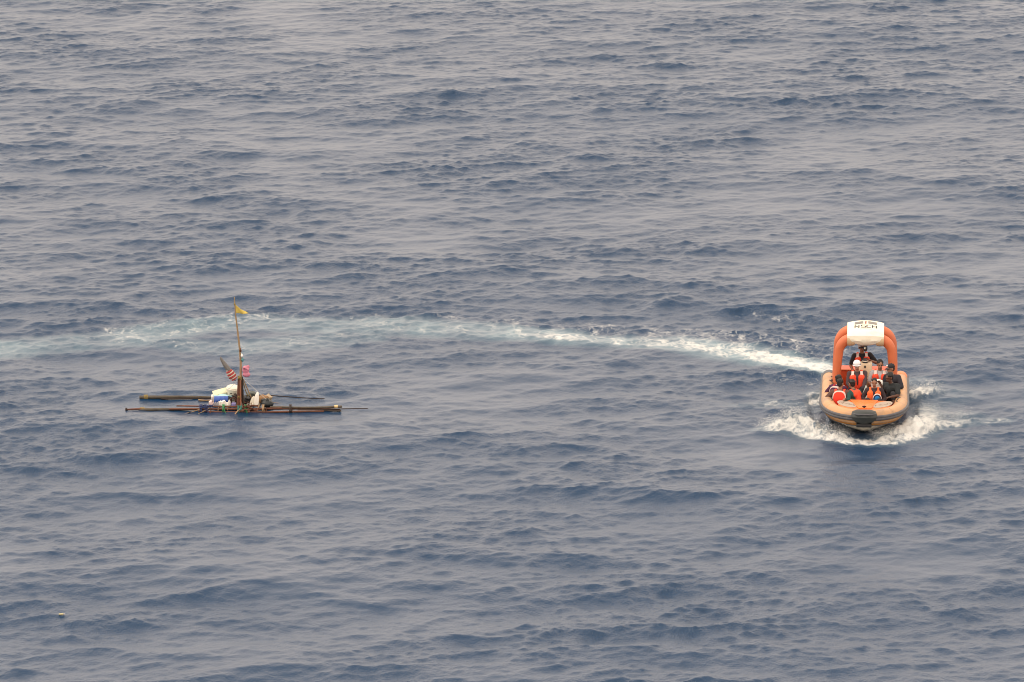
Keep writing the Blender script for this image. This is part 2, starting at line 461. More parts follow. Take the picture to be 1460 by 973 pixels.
HB, YB, RT, ZT = 1.065, -2.98, 0.205, 0.40     # tube half-beam, bow, radius, centre height
def plan(scale=1.0, n=17, y0=-0.75):
    """half of the blunt bow outline, from the port straight (left) round to starboard"""
    pts = []
    for i in range(n + 1):
        a = math.pi * i / n
        cx, sy = math.cos(a), math.sin(a)
        e = 2 / 2.25
        x = -HB * scale * math.copysign(abs(cx) ** e, cx)
        y = y0 - (abs(YB - y0) * scale ** 0.7) * abs(sy) ** e
        pts.append((x, y))
    return pts
centre = [(-HB, 3.0 - 0.4 * i) for i in range(9)] + plan() + [(HB, -0.2 + 0.4 * i) for i in range(9)]
def zc(y): return ZT + 0.02 * max(0, -y - 1.0)
path3 = [(x, y, zc(y)) for x, y in centre]
rads = [RT] * len(path3)
path3 = [(path3[0][0], 3.16, zc(3))] + path3 + [(path3[-1][0], 3.16, zc(3))]
rads = [RT * 0.78] + rads + [RT * 0.78]
Geo().tube(path3, rads, 18).build('inflatable_tube', M_TUBE, boat)
# seams glued round the tube
for i in (4, 8, 13, 22, 27, 31):
    p, q = Vector(path3[i]), Vector(path3[i + 1]); t = (q - p).normalized()
    Geo().tube([p - t * 0.022, p + t * 0.022], RT + 0.004, 18).build('tube_seam', M_TUBE, boat)
# rub strake round the outside
def outline(off, z):
    out = []
    for i in range(len(path3)):
        p = Vector(path3[i]); a = Vector(path3[max(0, i - 1)]); b = Vector(path3[min(len(path3) - 1, i + 1)])
        t = (b - a).normalized(); nrm = Vector((-t.y, t.x, 0)) * -1
        out.append(p + nrm * off + Vector((0, 0, z)))
    return out
sgn = 1 if outline(0.2, 0)[2].x < -HB else -1
st = Geo()
rows = []
for (o_, z_) in ((.185, .075), (.235, .062), (.245, .03), (.232, .0), (.245, -.03), (.235, -.062), (.185, -.09)):
    rows.append([tuple(p) for p in outline(sgn * o_, z_)])
st.loft(rows).build('rub_strake', M_STRAKE, boat)
# end cones
for sx, m_ in ((-1, M_STRAKE), (1, M_DECK)):
    Geo().tube([(sx * HB, 2.62, ZT), (sx * HB, 3.02, ZT), (sx * HB, 3.17, ZT), (sx * HB, 3.25, ZT)], [RT + .006, RT + .006, RT * .8, RT * .4], 18).build('tube_end_cap', m_, boat)

# hull: topsides (mustard) flush under the strake, and V bottom (white) down to the keel
o_top = outline(sgn * .20, -.085)
top, chine, mid, keel = [], [], [], []
for p in o_top:
    t = min(1, max(0, (-p.y - 0.4) / 2.75))
    top.append(tuple(p))
    chine.append((p.x * (.90 - .10 * t), p.y + .26 * t, .07 + .10 * t))
    zk = -.34 + .34 * t ** 2.0
    keel.append((p.x * .02, min(p.y * (1 - .13 * t), 2.95), zk))
    mid.append(((chine[-1][0] + keel[-1][0]) / 2, (chine[-1][1] + keel[-1][1]) / 2, (chine[-1][2] + zk) / 2 - .02))
Geo().loft([top, chine]).build('hull_topside', M_MUST, boat)
Geo().loft([chine, mid, keel]).add([top[0], chine[0], keel[0], keel[-1], chine[-1], top[-1]], [(0, 1, 2, 3, 4, 5)]).build('hull_bottom', M_HULL, boat)
Geo().tube(chine[6:-6], 0.020, 6).build('chine_rail', M_STRAKE, boat)

# inner deck and liner
pin = [(-.90, 2.85)] + [(x * .84, y * .86) for x, y in plan()] + [(.90, 2.85)]
Geo().prism(pin, 0.085, 0.10).build('deck', M_INNER, boat)
rows = [[(x, y, 0.10) for x, y in pin], [(x, y, 0.52) for x, y in pin]]
Geo().loft(rows).build('inner_liner', M_INNER, boat)

# foredeck locker with grip pads
fy = [(x * .90, y) for x, y in plan(0.90, 24)]
fore = [p for p in [(x, max(y, -2.86)) for x, y in fy] if p[1] < -1.72]
fore = [(-.50, -1.30), (-.70, -1.48)] + fore + [(.76, -1.42), (.62, -1.28)]
Geo().prism(fore, 0.30, 0.575).build('foredeck', M_DECK, boat, bevel=0.015)
Geo().prism([(-.42, -1.30), (.40, -1.30), (.20, -2.5), (-.16, -2.5)], 0.575, 0.600).build('foredeck_hatch', M_DECK, boat, bevel=0.006)
def strokes(g, segs, fn, w):
    """flat strokes (u0,v0,u1,v1) laid on a surface fn(u,v) -> point, normal"""
    for (u0, v0, u1, v1) in segs:
        a = Vector((u0, v0)); b = Vector((u1, v1)); d = (b - a); nrm = Vector((-d.y, d.x)).normalized() * w / 2
        d = d.normalized() * w * .3
        k = 4; vs, fs = [], []
        for i in range(k + 1):
            c = (a - d).lerp(b + d, i / k)
            for sgn_ in (1, -1):
                vs.append(fn(c.x + nrm.x * sgn_, c.y + nrm.y * sgn_))
        for i in range(k): fs.append((2 * i, 2 * i + 1, 2 * i + 3, 2 * i + 2))
        g.add(vs, fs)
LET = {'N': [(0, 0, 0, 1), (0, 1, 1, 0), (1, 0, 1, 1)], 'S': [(1, 1, 0, 1), (0, 1, 0, .5), (0, .5, 1, .5), (1, .5, 1, 0), (1, 0, 0, 0)],
       'C': [(1, 1, 0, 1), (0, 1, 0, 0), (0, 0, 1, 0)], 'H': [(0, 0, 0, 1), (1, 0, 1, 1), (0, .5, 1, .5)]}
for sx, ang, cx in ((-1, R(-14), -.50), (1, R(16), .53)):
    pad = [(cx + .30 * math.cos(a) * (1 if abs(math.cos(a)) < .8 else .95), -1.86 + sx * 0 + .40 * math.sin(a)) for a in [2 * math.pi * i / 24 for i in range(24)]]
    pad = [(x, y + (x - cx) * sx * .9) for x, y in pad]
    p_ = Geo().prism(pad, 0.577, 0.586).build('grip_pad', M_PAD, boat)
    # worn dark lettering, no longer legible
    g = Geo(); rnd = random.Random(5 + sx)
    for k in range(6):
        u = cx - .21 + .076 * k
        yy = -1.86 + (u - cx) * sx * .9
        for q in range(3):
            a0, b0 = rnd.choice([(0, 0), (.05, 0), (0, .14), (.05, .14)]), rnd.choice([(.05, .2), (0, .2), (.05, .07), (0, .1)])
            strokes(g, [(u + a0[0], yy - .10 + a0[1] * .8, u + b0[0], yy - .10 + b0[1] * .8 + .004)], lambda x, y: (x, y, 0.590), .013)
    g.build('worn_lettering', M_INKB, p_, smooth=False)
Geo().tube([(0, -2.44, .59), (0, -2.44, .66)], .03, 8).tube([(-.06, -2.44, .635), (.06, -2.44, .635)], .018, 6).build('tow_post', M_BLACK, boat)

# bow fender: broad faceted rubber block
prof = [(-2.80, .60, .26), (-2.95, .655, .33), (-3.26, .655, .33), (-3.36, .595, .365), (-3.40, .50, .370), (-3.36, .39, .32), (-3.28, .29, .25), (-2.95, .25, .22)]
rows = []
for t in (-1, -.86, -.5, 0, .5, .86, 1):
    e = 1 - .18 * abs(t) ** 3
    rows.append([(t * w, y + .13 * abs(t) ** 2.2, .45 + (z - .45) * e) for (y, z, w) in prof] + [(t * prof[0][2], prof[0][0] + .13 * abs(t) ** 2.2, .45 + (prof[0][1] - .45) * e)])
fd = Geo().loft(rows)
fd.add(rows[0][:-1], [tuple(range(len(prof)))]).add(rows[-1][:-1], [tuple(range(len(prof)))])
fend = fd.build('bow_fender', M_FEND, boat, bevel=0.0)
Geo().tube([(-.33, -3.20, .58), (-.2, -3.372, .585), (.2, -3.372, .585), (.33, -3.20, .58)], .017, 6).build('fender_rib', M_STRAKE, fend)
Geo().box((0, -3.14, .235), (.44, .24, .10)).build('fender_foot', M_BLACK, fend, bevel=.02)

# arch: two inflated hoops side by side
def hoop(hw, yb, yt, ztop, rc):
    pts = []
    for i in range(6): pts.append((-hw - .03 * (1 - i / 5) - .03 * math.sin(math.pi * i / 5), yb + (yt - yb) * i / 5 * .7, .2 + (ztop - rc - .2) * i / 5))
    for i in range(1, 8):
        a = math.pi / 2 * i / 8
        pts.append((-hw + rc * (1 - math.cos(a)), yb + (yt - yb) * (.7 + .3 * i / 8), ztop - rc + rc * math.sin(a)))
    n = 6
    for i in range(n + 1):
        s_ = -hw + rc + (2 * (hw - rc)) * i / n
        pts.append((s_, yt, ztop + .035 * (1 - (s_ / (hw - rc)) ** 2)))
    pts += [(-x, y, z) for x, y, z in reversed(pts[:13])]
    r_ = [.10 + .055 * min(1, i / 10) for i in range(13)]
    r_ = r_ + [.155] * (n + 1) + r_[::-1]
    return pts, r_
pts, r_ = hoop(.775, 1.22, 1.14, 1.93, .42)
Geo().tube(pts, r_, 16).build('arch_hoop', M_ARCH, boat)
pts, r_ = hoop(.80, 1.58, 1.56, 2.12, .46)
Geo().tube(pts, r_, 16).build('arch_hoop', M_ARCH, boat)
# white cover over the crown
sec = [(1.30, 1.78), (1.14, 1.745), (1.00, 1.79), (.945, 1.90), (.955, 2.03), (1.05, 2.095), (1.30, 2.19), (1.58, 2.295), (1.68, 2.305), (1.76, 2.24), (1.78, 2.10), (1.70, 1.92)]
def cover_pt(s_, k, lift=0.0):
    i = min(int(k), len(sec) - 2); f_ = k - i
    y = sec[i][0] + (sec[i + 1][0] - sec[i][0]) * f_; z = sec[i][1] + (sec[i + 1][1] - sec[i][1]) * f_
    e = 1 - (s_ / .54) ** 2
    fr = max(0, 1 - abs(k - 1.5) / 2.5)
    z += .075 * e * min(1, max(0, (z - 1.9) / .3)) - .03 * fr * math.cos(s_ * 9) * (1 if abs(s_) < .35 else 0)
    y -= .05 * e * max(0, 1 - abs(k - 3.0) / 3)
    return Vector((s_, y - lift * .5, z + lift))
ks = [i * .5 for i in range(2 * len(sec) - 1)]
rows = [[tuple(cover_pt(-.54 + 1.08 * j / 20, k)) for k in ks] for j in range(21)]
cv = Geo().loft(rows); n_ = len(ks)
cv.add(rows[0], [tuple(range(n_))]).add(rows[-1], [tuple(range(n_))])
cover = cv.build('arch_cover', M_COVER, boat)
def on_cover(u, v, lift=.006): return cover_pt(u, 5 + v * 2, lift)     # v 0..1 over the sloping top face
g = Geo()
lh0, lh1 = .43, .65
for ch, u0 in zip('NSCH', (-.315, -.125, .035, .20)):
    strokes(g, [(u0 + a * .115, lh0 + b * (lh1 - lh0) / 1, u0 + c * .115, lh0 + d * (lh1 - lh0)) for a, b, c, d in LET[ch]], on_cover, .029)
g.build('lettering', M_INK, cover, smooth=False)
g = Geo(); rnd = random.Random(3)
u = -.16
while u < .16:
    w_ = rnd.uniform(.015, .035); strokes(g, [(u, .30, u + w_, .30)], on_cover, .02); u += w_ + .016
g.build('small_print', M_PANEL, cover, smooth=False)
for sx in (-1, 1):
    g = Geo()
    vs = [on_cover(sx * (.075 + .25 * a), .80 - .05 * a + .20 * b, l_) for l_ in (.002, .014) for a, b in ((0, 0), (1, 0), (1, 1), (0, 1))]
    g.add(vs, [(3, 2, 1, 0), (4, 5, 6, 7), (0, 1, 5, 4), (1, 2, 6, 5), (2, 3, 7, 6), (3, 0, 4, 7)])
    pn = g.build('grey_panel', M_PANEL, cover, smooth=False)
    g = Geo()
    for k in range(2):
        strokes(g, [(sx * .09, .86 + .07 * k, sx * .31, .815 + .07 * k)], lambda a, b: on_cover(a, b, .018), .012)
    g.build('panel_line', M_GREY, pn, smooth=False)
g = Geo()
for vv, rr in ((1.0, .030), (.88, .024), (.78, .022)):
    g.add([on_cover(rr * math.cos(a), vv + rr * 1.6 * math.sin(a), .008) for a in [2 * math.pi * i / 10 for i in range(10)]], [tuple(range(10))])
g.build('emblem', M_RED, cover, smooth=False)
M_BEIGE = mat('cover_beige', (.56, .40, .24), .6, .14, 4, .003, (.42, .27, .13), .5)
for sx in (-1, 1):
    Geo().tube([(sx * (.30 + .04 * i), 1.115 + .02 * (i == 0), 1.905) for i in range(7)], [.10, .17, .185, .188, .188, .186, .184], 16).build('cover_side_roll', M_BEIGE, cover)
# lamp hanging below the crown
lamp = Geo().tube([(.0, 1.05, 1.80), (.0, 1.02, 1.75)], .02, 6).ell((0, 1.0, 1.665), (.065, .055, .095)).build('hanging_lamp', M_BLACK, boat)
Geo().ell((-.012, .950, 1.68), (.018, .012, .035), nu=8, nv=6).build('lens', M_COVER, lamp)

# stern bulkhead / engine box
Geo().box((0, 2.45, .46), (1.62, .75, .66)).build('engine_box', M_INNER, boat, bevel=.03)
Geo().box((0, 2.10, .80), (1.66, .10, .035)).build('engine_box_rim', M_ARCH, boat, bevel=.008)
Geo().box((-.52, 2.06, .67), (.035, .03, .09)).build('latch', M_BLACK, boat)
# console with wheel and compass
cons = Geo().box((0.01, 1.14, .66), (.42, .44, 1.12), taper=.96).build('steering_console', M_CONS, boat, bevel=.03)
Geo().box((.03, .902, .60), (.30, .012, .42)).build('console_door', M_CONS, cons, bevel=.004)
Geo().box((.0, .912, 1.13), (.05, .012, .07)).build('console_latch', M_BLACK, cons)
cp = Geo().lathe([(.075, 0), (.08, .03), (.07, .08), (.04, .115)], (0, 1.08, 1.215), n=14).build('compass', M_BLACK, cons)
Geo().tube([(.072 * math.cos(a), 1.08 + .072 * math.sin(a), 1.275) for a in [2 * math.pi * i / 14 for i in range(14)]], .012, 6, closed=True).build('compass_rim', M_COVER, cp)
Geo().tube([(.02 + .17 * math.cos(a), 1.40 + .04 * math.sin(a), 1.12 + .16 * math.sin(a)) for a in [2 * math.pi * i / 18 for i in range(18)]], .014, 6, closed=True).build('steering_wheel', M_BLACK, cons)
for k, zz in enumerate((.36, .50, .64)):
    Geo().tube([(.235, .96, zz), (.275, .95, zz + .01), (.275, .95, zz + .10), (.235, .96, zz + .11)], .012, 6).build('grab_rail', M_CONS, cons)
# seats
Geo().box((-.15, .60, .26), (.40, .46, .32)).build('bench_seat', M_INNER, boat, bevel=.04)
Geo().box((.50, .95, .24), (.42, .42, .28)).build('bench_seat', M_INNER, boat, bevel=.04)
Geo().box((.78, .62, .24), (.34, .46, .28)).build('bench_seat', M_INNER, boat, bevel=.04)
Geo().box((.0, 1.78, .36), (.34, .50, .52), taper=.85).build('helm_seat', M_INNER, boat, bevel=.04)
Geo().box((.82, -.30, .20), (.34, .46, .20)).build('bench_seat', M_INNER, boat, bevel=.04)
Geo().box((.03, -.35, .30), (.50, .50, .40)).build('mid_locker', M_DECK, boat, bevel=.03)
g = Geo().add([(-.10, -.56, .505), (.16, -.56, .505), (.10, -.1, .505), (-.02, -.1, .505), (.03, -.16, .80), (.05, -.16, .80)], [(0, 1, 5, 4), (0, 4, 3), (1, 2, 5), (3, 4, 5, 2), (0, 3, 2, 1)])
g.build('sloping_grey_backrest', M_GREY, boat, smooth=False)
# grab lines along the tubes
for sx in (-1, 1):
    for k in range(5):
        y0 = 2.1 - .78 * k
        x0 = sx * (HB - .06)
        zz = ZT + RT
        Geo().tube([(x0, y0, zz - .012), (x0 - sx * .05, y0 - .12, zz - .002), (x0 - sx * .085, y0 - .3, zz - .028), (x0 - sx * .05, y0 - .48, zz - .002), (x0, y0 - .6, zz - .012)], .012, 6).build('grab_line', M_ROPE, boat)
        if k < 4: Geo().box((x0 - sx * .01, y0 - .69, zz + .002), (.10, .05, .03)).build('line_patch', M_STRAKE, boat, bevel=.008)

BM = Matrix.LocRotScale(BOAT_LOC, BOAT_ROT, None)

# ------------------------------------------------------------------ people
def remesh(g, name, m, parent, voxel=0.014, ratio=0.4, smooth_it=4):
    me = bpy.data.meshes.new(name); me.from_pydata(g.v, [], g.f); me.update()
    o = bpy.data.objects.new(name, me); col.objects.link(o)
    bm = bmesh.new(); bm.from_mesh(me); bmesh.ops.recalc_face_normals(bm, faces=bm.faces); bm.to_mesh(me); bm.free()
    a = o.modifiers.new('r', 'REMESH'); a.mode = 'VOXEL'; a.voxel_size = voxel
    s_ = o.modifiers.new('s', 'SMOOTH'); s_.factor = 0.5; s_.iterations = smooth_it
    d = o.modifiers.new('d', 'DECIMATE'); d.ratio = ratio
    dg = bpy.context.evaluated_depsgraph_get()
    nm = bpy.data.meshes.new_from_object(o.evaluated_get(dg), depsgraph=dg)
    o.modifiers.clear(); o.data = nm; bpy.data.meshes.remove(me); nm.name = name
    nm.materials.clear(); nm.materials.append(m)
    nm.polygons.foreach_set('use_smooth', [True] * len(nm.polygons)); nm.update()
    o.parent = parent
    return o
def ik(a, c, l1, l2, pole):
    a, c = Vector(a), Vector(c); d = c - a; L = d.length
    if L > (l1 + l2) * .995: c = a + d.normalized() * (l1 + l2) * .995; d = c - a; L = d.length
    L = max(L, abs(l1 - l2) + .02)
    x = (l1 * l1 - l2 * l2 + L * L) / (2 * L); h = math.sqrt(max(l1 * l1 - x * x, 0))
    t = d.normalized(); p = Vector(pole); p = (p - t * p.dot(t)).normalized()
    return a + t * x + p * h, c
def skin(c): return mat('skin', c, 0.5, 0.12, 12)
def cloth(nm, c, v=.14): return mat(nm, c, 0.85, v, 14, 0.004)
M_HAIR = mat('hair_black', (0.012, 0.010, 0.010), 0.6, 0.3, 40)
M_VEST = cloth('vest_red', (0.80, 0.075, 0.03))
M_VESTO = cloth('vest_orange', (0.80, 0.13, 0.03))
M_REFL = cloth('reflective_white', (0.66, 0.55, 0.50), .12)
M_EYE = mat('eye_dark', (0.02, 0.015, 0.012), 0.3)
M_LIP = mat('lip', (0.20, 0.06, 0.05), 0.5)

def person(label, pel, yaw=0.0, lean=0.0, side=0.0, hyaw=0.0, hpitch=0.0, hands=None, feet=None, sk=(.16, .075, .045), hair=True,
           shirt=None, sleeve='long', trousers=(.02, .02, .025), vest=None, head=None, sc=1.12, legs=True):
    """pel: pelvis in boat coordinates; yaw 0 faces the bow; hands/feet: targets (viewer-left limb first for yaw 0) in boat coordinates"""
    base = Vector((pel[0], pel[1], pel[2] - .10))
    root = empty('person', BM @ base, BOAT_ROT)
    tag(root, label, 'person', 'people aboard the rescue boat')
    L = lambda p: Vector(p) - base
    P = L(pel)
    RZ = Matrix.Rotation(yaw, 3, 'Z')
    f = RZ @ Vector((0, -1, 0)); r = RZ @ Vector((-1, 0, 0))     # r: the person's right
    u = (Vector((0, 0, 1)) + f * math.tan(lean) + r * math.tan(side)).normalized()
    f = (f - u * f.dot(u)).normalized(); r = f.cross(u).normalized()
    at = lambda a, b, c: P + (r * a + u * b + f * c) * sc            # right, up, front
    neck = at(0, .50, .0); sh = [at(.20, .45, 0), at(-.20, .45, 0)]; hip = [at(.09, 0, 0), at(-.09, 0, 0)]
    # head frame
    HR = Matrix.Rotation(hyaw, 3, u)
    hf = HR @ f; hr = hf.cross(u).normalized()
    HP = Matrix.Rotation(-hpitch, 3, hr); hf = HP @ hf; hu = HP @ u
    Hc = neck + (u * .165 + hf * .02) * sc
    hp = lambda a, b, c: Hc + (hr * a + hu * b + hf * c) * sc
    HM = Matrix((hr, hf, hu)).transposed()
    # default limb targets
    if hands is None: hands = [at(.16, .06, .34), at(-.16, .06, .34)]
    else: hands = [L(h) for h in hands]
    if feet is None: feet = [at(.13, -.30, .48), at(-.13, -.30, .48)]
    else: feet = [L(q) for q in feet]
    arms = []
    for i, sg in enumerate((1, -1)):
        el, wr = ik(sh[i], hands[i], .28 * sc, .25 * sc, r * sg * .8 - u * .8 - f * .3)
        arms.append((sh[i], el, wr))
    lg = []
    for i, sg in enumerate((1, -1)):
        kn, an = ik(hip[i], feet[i], .42 * sc, .41 * sc, u * 1.0 + f * .5 + r * sg * .25)
        lg.append((hip[i], kn, an))
    # body
    g = Geo()
    g.cap(at(-.06, .02, 0), at(.06, .02, 0), .125 * sc, .125 * sc); g.cap(at(0, .05, 0), at(0, .34, .01), .125 * sc, .135 * sc)
    g.cap(at(-.09, .38, 0), at(.09, .38, 0), .115 * sc, .115 * sc); g.cap(at(-.16, .45, 0), at(.16, .45, 0), .070 * sc, .070 * sc)
    g.cap(neck - u * .04 * sc, Hc - u * .04 * sc, .058 * sc, .052 * sc)
    g.ell(hp(0, .035, -.012), (.078 * sc, .098 * sc, .090 * sc), HM); g.ell(hp(0, -.045, .022), (.058 * sc, .068 * sc, .070 * sc), HM)
    g.cap(hp(0, .015, .088), hp(0, -.02, .104), .010 * sc, .016 * sc, 8); g.cap(hp(-.03, .035, .080), hp(.03, .035, .080), .016 * sc, .016 * sc, 8)
    g.cap(hp(-.02, -.055, .085), hp(.02, -.055, .085), .013 * sc, .013 * sc, 8)
    for sg in (1, -1): g.ell(hp(.080 * sg, .0, -.01), (.014 * sc, .024 * sc, .034 * sc), HM, 8, 6)
    for i, (a, b, c) in enumerate(arms):
        g.cap(a, b, .056 * sc, .043 * sc); g.cap(b, c, .043 * sc, .029 * sc)
        d = (c - b).normalized(); sg = (1, -1)[i]
        lat = (r * 1 - d * r.dot(d)).normalized(); nrm = d.cross(lat).normalized()
        if nrm.dot(u) > 0: nrm = -nrm                          # palm side
        for k in (-1, 0, 1): g.cap(c + d * .01 + lat * .02 * k * sc, c + (d * .085 + lat * .027 * k) * sc, .018 * sc, .015 * sc, 8)
        for k, ln in zip((-1.5, -.5, .5, 1.5), (.062, .074, .078, .066) if sg > 0 else (.066, .078, .074, .062)):
            a0 = c + (d * .085 + lat * .021 * k) * sc; a1 = a0 + (d * .75 + nrm * .45 + lat * .07 * k).normalized() * ln * .55 * sc
            a2 = a1 + (d * .35 + nrm * .9).normalized() * ln * .5 * sc
            g.cap(a0, a1, .0100 * sc, .0095 * sc, 6); g.cap(a1, a2, .0095 * sc, .0085 * sc, 6)
        tl = lat * (-sg)
        b0 = c + (d * .025 + tl * .024) * sc; b1 = b0 + (tl * .75 + d * .6 + nrm * .3).normalized() * .045 * sc; b2 = b1 + (d * .9 + nrm * .5 + tl * .1).normalized() * .032 * sc
        g.cap(b0, b1, .0125 * sc, .011 * sc, 6); g.cap(b1, b2, .011 * sc, .0095 * sc, 6)
    if legs:
        for (a, b, c) in lg:
            g.cap(a, b, .082 * sc, .056 * sc); g.cap(b, c, .054 * sc, .036 * sc)
            tf = (f - u * .1).normalized()
            g.cap(c - u * .035 * sc - tf * .03 * sc, c - u * .05 * sc + tf * .15 * sc, .036 * sc, .028 * sc)
    body = remesh(g, 'body', skin(sk), root, .0115, .33, 2)
    for sg in (1, -1): Geo().ell(hp(.031 * sg, .012, .083), (.012 * sc, .009 * sc, .008 * sc), HM, 8, 6).build('eye', M_EYE, root)
    Geo().ell(hp(0, -.056, .096), (.022 * sc, .006 * sc, .006 * sc), HM, 8, 6).build('mouth', M_LIP, root)
    if hair:
        h = Geo().ell(hp(0, .055, -.026), (.086 * sc, .098 * sc, .084 * sc), HM); h.ell(hp(0, .015, -.055), (.078 * sc, .062 * sc, .085 * sc), HM)
        rr = random.Random(len(label))
        for k in range(26):
            a = rr.uniform(0, 6.28); e = rr.uniform(.1, 1.4)
            h.ell(hp(.082 * math.cos(a) * math.cos(e), .06 + .078 * math.sin(e), -.028 + .09 * math.sin(a) * math.cos(e)), (.02 * sc,) * 3, None, 6, 5)
        remesh(h, 'hair', M_HAIR, root, .011, .5, 1)
    if shirt:
        g = Geo()
        g.cap(at(-.06, .02, 0), at(.06, .02, 0), .140 * sc, .140 * sc); g.cap(at(0, .05, 0), at(0, .34, .01), .145 * sc, .150 * sc)
        g.cap(at(-.10, .38, 0), at(.10, .38, 0), .128 * sc, .128 * sc); g.cap(at(-.16, .445, 0), at(.16, .445, 0), .078 * sc, .078 * sc)
        for (a, b, c) in arms:
            if sleeve == 'long': g.cap(a, b, .074 * sc, .060 * sc); g.cap(b, b.lerp(c, .92), .060 * sc, .043 * sc)
            else: g.cap(a, a.lerp(b, .72), .076 * sc, .070 * sc)
            rr = random.Random(7)
            for k in range(5):                                   # folds
                q = a.lerp(b, .2 + .16 * k); g.ell(q + r * rr.uniform(-.02, .02), (.066 * sc, .066 * sc, .022 * sc), None, 8, 6)
        g.ell(at(0, .485, -.005), (.085 * sc, .085 * sc, .05 * sc))
        remesh(g, 'shirt', cloth('shirt', shirt), root, .0155, .45, 2)
    if trousers and legs:
        g = Geo(); g.cap(at(-.065, .0, 0), at(.065, .0, 0), .142 * sc, .142 * sc)
        for (a, b, c) in lg:
            g.cap(a, b, .102 * sc, .076 * sc); g.cap(b, b.lerp(c, .35 if trousers[0] == 'short' else .88), .074 * sc, .058 * sc)
        remesh(g, 'trousers', cloth('trousers', trousers[1:] if trousers[0] == 'short' else trousers), root, .017, .45, 2)
    if vest is not None:
        vm, trim = vest.get('m', M_VEST), vest.get('trim', True)
        g = Geo()
        for sg in (1, -1):
            g.cap(at(.098 * sg, .09, .105), at(.112 * sg, .37, .115), .100 * sc, .094 * sc)        # front floats
            g.cap(at(.105 * sg, .40, .10), at(.115 * sg, .50, .0), .052 * sc, .045 * sc)           # shoulders
            g.cap(at(.115 * sg, .50, .0), at(.10 * sg, .42, -.10), .045 * sc, .05 * sc)
            g.cap(at(.145 * sg, .10, .06), at(.145 * sg, .10, -.06), .05 * sc, .05 * sc); g.cap(at(.15 * sg, .20, .06), at(.15 * sg, .20, -.06), .045 * sc, .045 * sc)
        g.cap(at(0, .10, -.10), at(0, .40, -.095), .10 * sc, .10 * sc); g.cap(at(-.09, .36, -.10), at(.09, .36, -.10), .07 * sc, .07 * sc); g.cap(at(-.08, .12, -.10), at(.08, .12, -.10), .07 * sc, .07 * sc)
        vo = remesh(g, 'life_vest', vm, root, .0155, .5, 2)
        if trim:
            for sg in (1, -1):
                n0 = at(.122 * sg, .425, .160); n1 = at(.108 * sg, .53, .045)
                ax = (n1 - n0).normalized(); lt = r; no = lt.cross(ax).normalized()
                if no.dot(f + u) < 0: no = -no
                M3 = Matrix((lt, ax, no)).transposed()
                Geo().box((n0 + n1) / 2 + no * .004, (.070 * sc, (n1 - n0).length * .85, .022), M3).build('reflective_patch', M_REFL, vo, bevel=.004)
        if vest.get('back'):
            # padded back panel with pale piping
            def shield(k, d, n=28):
                o = []
                for i in range(n):
                    a = 2 * math.pi * i / n; cx, sy = math.cos(a), math.sin(a)
                    x = .165 * k * math.copysign(abs(cx) ** .7, cx) * (1 if sy > 0 else 1 - .35 * abs(sy)); y = .27 + .215 * k * math.copysign(abs(sy) ** .75, sy)
                    o.append(at(x, y, d - .03 * (1 - (x / .2) ** 2)))
                return o
            def pad(k, d0, d1):
                a, b, c_ = shield(k, d0), shield(k, d1), shield(k * .9, d1 - .012)
                n = len(a); G = Geo()
                G.add(a + b + c_, [(i, (i + 1) % n, n + (i + 1) % n, n + i) for i in range(n)] + [(n + i, n + (i + 1) % n, 2 * n + (i + 1) % n, 2 * n + i) for i in range(n)] + [tuple(range(2 * n, 3 * n)), tuple(range(n - 1, -1, -1))]); return G
            sgn_ = -1 if vest['back'] != 'front' else 1
            if sgn_ < 0:
                pad(1.10, -.10, -.165).build('white_piping', M_REFL, vo); pad(.96, -.12, -.185).build('back_panel', vest.get('bm', vm), vo)
        if vest.get('chest'):
            c0 = at(*vest['chest'][:3])
            M3 = Matrix((r, f, u)).transposed(); rr = vest['chest'][3]
            for nm_, k, off, mm in (('white_piping', 1.32, 0, M_REFL), ('navy_border', 1.16, .018, cloth('navy', (.01, .014, .05))), ('blue_panel', .86, .036, cloth('blue_panel', (.01, .16, .40)))):
                Geo().ell(c0 + f * off, (rr * k, .05, rr * 1.15 * k), M3, 16, 10).build(nm_, mm, vo)
    if head == 'helmet':
        hm = mat('helmet_white', (.80, .80, .80), .3, .05, 5)
        h = Geo().lathe([(.108, -.01), (.110, .02), (.103, .06), (.083, .095), (.046, .116), (.008, .123)], hp(0, .045, -.01), Matrix((hr, hf, hu)).transposed().to_3x3(), 18)
        ho = h.build('helmet', hm, root)
        b = Geo().add([hp(.110 * math.cos(a) * (1 + (k - 1) * .3), .042 - .012 * (k > 1), -.01 + (.113 * math.sin(a)) * (k if math.sin(a) > 0 else 1)) for k in (1.0, 1.36) for a in [math.pi * i / 10 for i in range(11)]], [(i, i + 1, 12 + i, 11 + i) for i in range(10)])
        bo = b.build('brim', hm, ho); md = bo.modifiers.new('solid', 'SOLIDIFY'); md.thickness = .01
        Geo().tube([hp(.109 * math.cos(a), .036, -.01 + .111 * math.sin(a)) for a in [2 * math.pi * i / 18 for i in range(18)]], .012, 6, closed=True).build('band', M_BLACK, ho)
        Geo().tube([hp(.075 * sg_, .012, .080 - abs(sg_) * .03) for sg_ in (-1.1, -.5, 0, .5, 1.1)], .017, 6, squash=1.0).build('sunglasses', M_BLACK, root)
